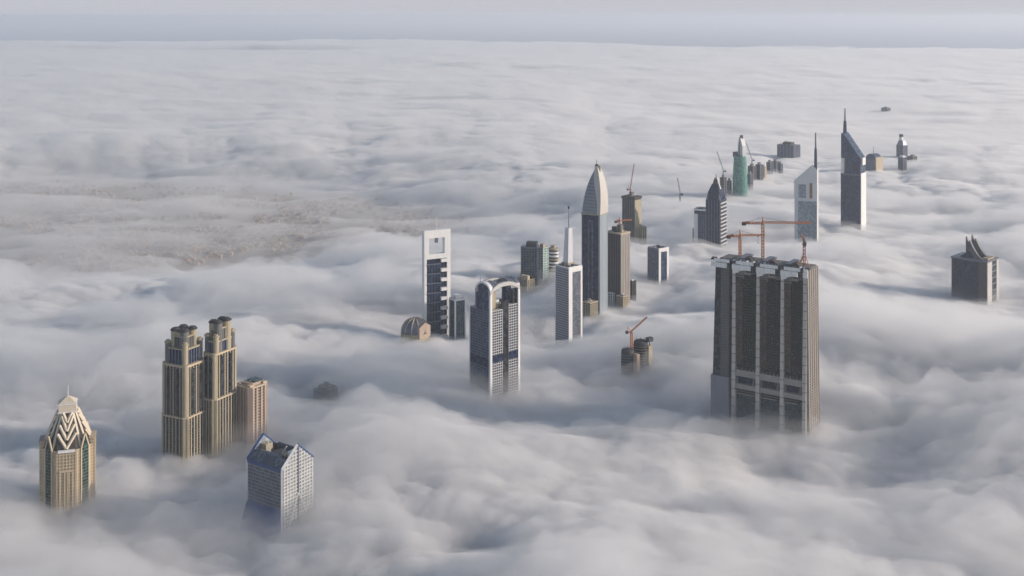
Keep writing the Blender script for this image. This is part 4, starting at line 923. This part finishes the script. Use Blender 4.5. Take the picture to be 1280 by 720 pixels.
def hotel_pair():
    # pale triangular tower, left
    s = Site('pale_wedge_tower', 'pale silver wedge topped tower with thin mast, partly hidden by cloud', 'tower', 1021.5, 294, 28, 2, 6, rad=330, zc=100)
    b = 45; a, m = s.a, s.m; s.b = b; zc = s.Z(227); zr = s.Z(206)
    L, Rr = -a / 2, a / 2; g = plain('silver_cladding', (.66, .66, .66), .4, .08, metal=.1)
    plan = [(L, -b / 2 + 8), (L + a * .17, -b / 2), (Rr, -b / 2), (Rr, b / 2 - 10), (0, b / 2)]
    zm = s.Z(249); MB().prism(plan, 0, zm).build('shaft', g, s.o)
    MB().xz([(L, zm), (Rr - a * .0, zm), (Rr, s.Z(213)), (Rr - a * .2, zr), (L, zc)], -b / 2, b / 2 - 12).build('wedge_head', g, s.o)
    MB().box(L + a * .18, Rr - .5, -b / 2 - 1, -b / 2 + 1, 0, s.Z(252)).build('glazing', G_PALE, s.o)
    fb = MB()
    for k in range(30): fb.box(L + a * .18, Rr - .5, -b / 2 - 1.5, -b / 2 - .6, s.Z(252) - 8 * (k + 1), s.Z(252) - 8 * (k + 1) + 1.5)
    fb.build('floor_bands', G_PALE, s.o, 'stuff')
    MB().box(L + a * .2, L + a * .52, -b / 2 - 1, -b / 2 + 1, s.Z(248), s.Z(231)).build('louvre_panel', G_PALE, s.o)
    MB().box(L + a * .68, L + a * .80, -b / 2 - 1.4, -b / 2 + 1, s.Z(248), s.Z(229)).build('copper_slot', plain('copper', (.30, .12, .05), .5, .2), s.o)
    MB().box(L + a * .80, Rr + .5, -b / 2 - 1.2, -b / 2 + 2, s.Z(250), s.Z(230)).build('white_panel', WHITE, s.o)
    x = Rr - 4; MB().prism(rect(7.5, 7.5, x, -b / 2 + 6), s.Z(216), s.Z(186), rect(5.5, 5.5, x, -b / 2 + 6)).build('mast_base', G_BLUE, s.o)
    MB().tube((x, -b / 2 + 6, s.Z(187)), (x, -b / 2 + 6, s.Z(166)), 2.3, 6, 1.4).build('mast', STEEL, s.o)
    s = Site('blue_wedge_tower', 'taller blue grey wedge topped tower with tall mast and bright right edge', 'tower', 1075.5, 280, 23.5, 6, 18, rad=330)
    b = s.b; a = s.a; L, Rr = -a / 2, a / 2; zm = s.Z(219)
    MB().prism(rect(a, b), 0, zm).build('glazing', G_BLUE, s.o)
    MB().bands(rect(a, b), [zm - 6 * (k + 1) for k in range(55) if zm - 6 * k > 66], 1.2, .4).build('floor_bands', G_NAVY, s.o, 'stuff')
    MB().mullions(rect(a, b), 50, zm - 1, 9, .6, .5).build('mullions', G_NAVY, s.o, 'stuff')
    MB().bands(rect(a, b), [zm - 2], 3, 1.2).build('waist_band', STEEL, s.o)
    z2 = s.Z(198.5); z3 = s.Z(168)
    MB().xz([(L + a * .28, zm), (Rr, zm), (Rr, z2), (L + a * .12, z3), (L, z3), (L, s.Z(199)), (L + a * .28, s.Z(199))], -b / 2 + .5, b / 2 - .5).build('wedge_head', G_BLUE, s.o)
    MB().box(L, L + a * .16, -b / 2 + 1, b / 2 - 1, zm + 1, s.Z(199)).build('white_panel', WHITE, s.o)
    MB().box(L + a * .165, L + a * .28, -b / 2 + 3, b / 2 - 3, zm + 1, s.Z(199)).build('dark_slot', plain('bronze', (.10, .06, .04), .5, .2), s.o)
    MB().box(L + a * .6, L + a * .84, -b / 2 - .6, -b / 2 + 2, s.Z(213), s.Z(203)).build('louvre_panel', G_NAVY, s.o)
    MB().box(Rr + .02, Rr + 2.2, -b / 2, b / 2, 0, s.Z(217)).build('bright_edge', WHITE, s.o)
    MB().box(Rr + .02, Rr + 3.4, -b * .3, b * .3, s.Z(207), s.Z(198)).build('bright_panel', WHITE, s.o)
    x = L + 4; MB().prism(rect(8, 8, x, 0), z3 - 1, s.Z(153), rect(6, 6, x, 0)).build('mast_base', G_BLUE, s.o)
    MB().tube((x, 0, s.Z(154)), (x, 0, s.Z(137)), 2.5, 6, 1.5).build('mast', STEEL, s.o)

def mid_pair():
    s = Site('white_edged_blue_tower', 'blue glass tower with white edges and dark top in front of the pointed one', 'tower', 888.5, 300, 20, 3.5, 14, rad=220)
    s.b = 34; a, b = s.a, s.b; zt = s.Z(264); shell(s, s.rect(), zt, G_BLUE, STEEL, 5, .8, .25, 6, 1, .5)
    for x0, x1 in ((-a / 2, -a * .30), (a * .36, a / 2)): MB().box(x0 - .6, x1 + .6, -b / 2 - 1.6, -b / 2 + 3, 0, zt - 8).build('edge_pier', WHITE, s.o)
    MB().box(a * .18, a * .3, -b / 2 - 1.2, -b / 2 + 2, 0, zt - 9).build('green_strip', plain('green_cladding', (.14, .20, .15), .6, .2), s.o)
    MB().box(a / 2 - .5, a / 2 + 1.5, -b / 2, b / 2, 0, zt - 8).build('side_wall', WHITE, s.o)
    MB().box(-a * .42, a * .42, -b / 2 - 1, b / 2, zt - 8, zt).build('top_floor', DARK, s.o)
    parapet(s, offset(s.rect(), 1.4), zt + .01, 4, 1.6, WHITE); roofkit(s, a, b, zt, 51, n=3)
    MB().box(-a * .62, -a * .5, -b / 2, b / 2, 0, s.Z(287)).build('side_annexe', PINK, s.o)
    s = Site('pointed_blue_tower', 'navy tower with stepped pointed pyramid roof and white right edge', 'tower', 902, 305, 17.5, 4, 20, rad=200, anchor=False, zc=92)
    a, b = s.a, s.b = s.a, 44; zt = s.Z(250); shell(s, s.rect(), zt, G_NAVY, G_BLUE, 6, 1, .3, 7, 1, .5, STEEL)
    ed = MB()
    for k in range(22): ed.box(a / 2, a / 2 + 2.6, -b / 2, b / 2, zt - 9 - 9 * k, zt - 6 - 9 * k)
    ed.build('white_balconies', LIGHT, s.o)
    z1, z2, z3 = s.Z(240, 10), s.Z(230, 15), s.Z(217, 20)
    MB().prism(rect(a * .82, b * .8), zt, z1).build('crown_tier', G_NAVY, s.o)
    MB().prism(rect(a * .8, b * .78), z1, z2, rect(a * .42, b * .42)).build('pyramid_roof', G_NAVY, s.o)
    MB().prism(rect(a * .36, b * .36), z2 - .5, s.Z(224, 20), rect(a * .22, b * .22)).build('lantern', DARK, s.o)
    MB().tube((0, 0, z2), (0, 0, z3), 2.2, 6, .5).build('spire', DARK, s.o)
    for sx in (-1, 1):
        for sy in (-1, 1): MB().prism(rect(5, 5, sx * a * .42, sy * b * .42), zt, zt + 14, rect(1, 1, sx * a * .4, sy * b * .4)).build('corner_pinnacle', STEEL, s.o)
        MB().xz([(sx * a * .4, z1 - 1), (sx * a * .37, z1 - 1), (sx * 2, z3 - 10), (sx * 3.5, z3 - 10)], -b * .05, b * .05).build('roof_fin', WHITE if sx > 0 else STEEL, s.o)

def far_group():
    s = Site('green_round_tower', 'round turquoise glass tower topped by a tall pale fin', 'tower', 925, 240, 12, 12, 45, rad=260)
    r = 9 * s.m; zt = s.Z(194); n = 28
    MB().loft([[(x, y, 0) for x, y in circ(r * 1.1, n=n)], [(x, y, s.Z(225)) for x, y in circ(r * 1.02, n=n)], [(x, y, zt - 4) for x, y in circ(r * .86, n=n)]]).build('glazing', G_GREEN, s.o)
    fb = MB()
    for k in range(24):
        z = zt - 10 - 9 * k
        if z > 70: t = (zt - z) / (zt - 0); fb.prism(circ(r * (.87 + .24 * t), n=n), z, z + 1.6)
    fb.build('floor_bands', plain('green_metal', (.16, .30, .26), .4, .1), s.o, 'stuff')
    MB().xz([(-r * .9, zt - 10), (r * .1, zt - 10), (r * .05, zt - 1), (-r * .9, zt + 6)], -r * .5, r * .5).build('roof_screen', DARK, s.o)
    zt2 = s.Z(172)
    MB().xz([(-r * .1, zt - 6), (r * .85, zt - 6), (r * .80, zt + (zt2 - zt) * .5), (r * .45, zt2 - 4), (r * .15, zt2), (r * -.05, zt + (zt2 - zt) * .5)], -r * .35, r * .35).build('roof_fin', plain('pale_fin', (.45, .47, .48), .5, .1), s.o)
    MB().prism(circ(r * .22, n=10, cx=r * .28), zt2 - 9, zt2 + 5).build('fin_cap', DARK, s.o)
    MB().xz([(r * .1, zt - 4), (r * .3, zt - 4), (r * .28, zt2 - 14), (r * .14, zt2 - 14)], -r * .36, r * .36).build('fin_slot', DARK, s.o)
    small = [  # px, cloud row, width px, top row, kind, label
        (938, 233, 8, 218, 'b', 'small blue glass block right behind the turquoise tower'),
        (905, 241, 8, 222, 'c', 'dark block with crane jibs just left of the turquoise tower'),
        (912, 238, 6, 226, 'd', 'low dark block touching the left foot of the turquoise tower'),
        (941, 222, 10, 208, 'c', 'grey building site block right of the turquoise tower head'),
        (950, 221, 9, 206, 'd', 'dark grey block beside the small cream one in the far row'),
        (956, 219, 5, 208, 'e', 'tiny cream lit block in the middle of the far row'),
        (963, 214, 8, 203, 'd', 'low dark block in the far row beyond the cream one'),
        (970, 211, 9, 202, 'd', 'flat dark block near the right end of the far row'),
        (976, 212, 6, 205, 'b', 'last small blue block at the right end of the far row'),
    ]
    for i, (px, cy, w, ty, k, lab) in enumerate(small):
        q = Site('distant_block', lab, 'building', px, cy, w * .6, w * .4, 35, 'far row of buildings near the turquoise tower', anchor=(i % 2 == 0), rad=150)
        zt = q.Z(ty); gm, bm_ = {'b': (G_BLUE, STEEL), 'c': (SHADE, CONC), 'd': (G_DARK, STEEL), 'e': (SAND, BEIGE)}[k]
        shell(q, q.rect(), zt, gm, bm_, 8, 2.2, .6, 12, 2.5, 1)
        MB().prism(rect(q.a * .5, q.b * .5), zt, zt + 7).build('roof_house', ROOFG if k != 'e' else WHITE, q.o)
        if k == 'c': luffing_crane(q, 0, 0, zt + 6, 12, 62, 48 + 20 * (i % 2), 20 + 120 * (i % 2), STEEL, ['', 'faint crane above the dark block left of the turquoise tower', '', 'faint crane above the grey site block right of the turquoise tower'][i], r=.4, w=3.0)
    s = Site('long_flat_block', 'long flat blue grey block floating farthest along the row', 'building', 992, 194, 20, 8, 30, rad=330)
    zt = s.Z(182); shell(s, s.rect(), zt, G_BLUE, STEEL, 9, 2, .6, 14, 3, 1.2); MB().prism(rect(s.a * .5, s.b * .5), zt, s.Z(179)).build('roof_house', DARK, s.o); roofkit(s, s.a, s.b, zt, 77, n=5, hmax=12)
    # right-hand far group
    s = Site('rounded_grey_tower', 'far grey tower with rounded top, antenna and cream right side', 'building', 1094, 211, 12, 8, 35, rad=330)
    zt = s.Z(200); a, b = s.a, s.b; shell(s, s.rect(), zt, G_GREY, STEEL, 8, 2, .5, 12, 2, 1)
    MB().xz([(-a / 2 * math.cos(t), zt + (s.Z(193) - zt) * math.sin(t)) for t in [math.pi * k / 10 for k in range(11)]], -b * .45, b * .45).build('vault_roof', G_BLUE, s.o)
    MB().box(a / 2, a / 2 + 4, -b / 2, b / 2, 0, s.Z(197)).build('side_wall', BEIGE, s.o); MB().tube((0, 0, zt), (0, 0, s.Z(184)), 1.2, 5, .6).build('antenna', STEEL, s.o)
    s = Site('far_stepped_tower', 'far bluish tower narrowing to a dark crown, right of the wedge towers', 'tower', 1129, 192, 8, 5, 32, rad=380)
    zt = s.Z(182); a, b = s.a, s.b; shell(s, s.rect(), zt, G_BLUE, STEEL, 9, 2, .6, 13, 2.5, 1)
    MB().prism(rect(a * .98, b * .98), zt, s.Z(176), rect(a * .6, b * .6)).build('sloped_tier', STEEL, s.o); MB().prism(rect(a * .4, b * .4, -a * .1), s.Z(176.5), s.Z(171.5)).build('crown', WHITE, s.o)
    MB().prism(circ(a * .26, n=12, cx=-a * .1), s.Z(172), s.Z(168.5)).build('crown_cap', DARK, s.o)
    s = Site('far_navy_block', 'small navy glass block just below the far stepped tower', 'building', 1129, 209, 6, 4, 35, rad=230)
    zt = s.Z(197); shell(s, s.rect(), zt, G_NAVY, STEEL, 8, 2, .5, 12, 2, 1); MB().prism(rect(s.a * .7, s.b * .7), zt, s.Z(195)).build('roof_house', WHITE, s.o)
    s = Site('far_dark_slab', 'low dark slab roof to the right of the small navy block', 'building', 1141, 201, 7, 5, 30, rad=230, anchor=False)
    zt = s.Z(196); shell(s, s.rect(), zt, DARK, CONC, 8, 2, .5, 12, 2, 1, name='wall'); MB().prism(rect(s.a * .45, s.b * .6, s.a * .15), zt, s.Z(194)).build('roof_house', ROOFG, s.o)
    s = Site('lone_far_rooftop', 'lone low grey rooftop far off, near the horizon at right', 'building', 1109, 137, 7, 4, 30, rad=500)
    zt = s.Z(135); shell(s, s.rect(), zt, G_DARK, STEEL, 10, 2.5, .6, 16, 3, 1); MB().prism(rect(s.a * .4, s.b * .5), zt, s.Z(133.8)).build('roof_house', ROOFG, s.o)
    # half drowned dark roof in the cloud valley, left of centre
    s = Site('drowned_rooftop', 'dark rooftop barely showing through the mist left of centre', 'building', 408, 497, 20, 18, 42, rad=110, zc=90)
    zt = s.Z(492); MB().prism(cham(s.a, s.b, 6), 0, zt).build('wall', DARK, s.o); MB().prism(cham(s.a * .6, s.b * .6, 4), zt, zt + 5).build('roof_house', DARK, s.o)
    roofkit(s, s.a, s.b, zt, 88, DARK, 6, hmax=7)
    # jib tips rising out of the cloud on their own
    for px, yb, yt, el, az, lab in ((850, 246, 222, 78, 160, 'thin crane jib sticking out of the cloud left of the pointed tower'),):
        P = on(px, yb, 100); o = bpy.data.objects.new('luffing_crane', None); COL.objects.link(o); o.location = (P.x, P.y, 0); tagged(o, lab, 'crane')
        m = MB(); lattice_beam(m, (0, 0, 0), (0, 0, 108), 4, 8, .6); m.build('mast', STEEL, o)
        H = CAM_Z + ray(px, yt).z * (P.y / ray(px, yt).y)
        m = MB(); lattice_beam(m, (0, 0, 108), (-9, 0, H), 3, 7, .6, True); m.build('jib', STEEL, o)
        MB().box(2, 9, -3, 3, 104, 110).build('counterweight', DARK, o)

def low_city():
    """The low suburb seen through the hole in the cloud: too many and too small to count."""
    rnd = random.Random(5); c = HOLES[0]
    mats = [plain('suburb_stone', (.40, .30, .24), .9, .3), plain('suburb_white', (.45, .38, .33), .8, .2), plain('suburb_grey', (.2, .19, .19), .9, .3)]
    ms = [MB(), MB(), MB()]
    for k in range(5200):
        hx, hy, sx, sy = rnd.choice(HOLES); x = hx + rnd.gauss(0, sx * .7); y = hy + rnd.gauss(0, sy * .7)
        x = round(x / 26) * 26 + rnd.uniform(-4, 4); y = round(y / 34) * 34 + rnd.uniform(-5, 5)
        v = vnoise(np.array([x / 170.]), np.array([y / 130.]), 400)[0]
        if v < .42: continue
        w, d, h = rnd.uniform(9, 20), rnd.uniform(9, 18), rnd.choice([5, 6, 8, 9, 12]) + rnd.random()
        if rnd.random() < .03: w *= 2.2; d *= 1.6
        i = rnd.choices([0, 1, 2], [.5, .22, .28])[0]; m = ms[i]
        m.box(x - w / 2, x + w / 2, y - d / 2, y + d / 2, 0, h); m.box(x - w / 4, x + w / 6, y - d / 4, y + d / 6, h - .01, h + 2.5)
    root = bpy.data.objects.new('low_rise_suburb', None); COL.objects.link(root); root['kind'] = 'stuff'; tagged(root, 'low pinkish and grey houses of a suburb seen through a hole in the cloud', 'suburb')
    for i, m in enumerate(ms): m.build('houses', mats[i], root, 'stuff')
BAYSUN = glass('bay_sunlight', (.045, .032, .028), (.15, .10, .08), (2.1, 2.1, 2.4), .8, 0, .5)
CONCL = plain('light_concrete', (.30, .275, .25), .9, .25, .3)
SANDD = plain('tan_concrete', (.28, .25, .21), .9, .25, .3)

beige_tower()
turret_tower(232, 566, 29, 25, 459, 523, 437, 427, 412.5, 'ribbed dark glass and sand tower with turrets, the lower left of the pair')
turret_tower(268, 557, 14, 28, 444, 500, 427, 417, 401.5, 'ribbed tower with turrets, the taller one of the pair, next to the pink block')
pink_block(); gabled_tower(); framed_tower(); dome_hall(); slim_glass_tower(); arch_tower(); teal_cluster()
white_slab_tower(); bullet_tower(); concrete_tower(); unfinished_tower(); small_frame_tower(); round_site()
index_tower(); horned_tower(); hotel_pair(); mid_pair(); far_group(); low_city()
build_ground()
build_sea()
build_clouds()
build_haze()
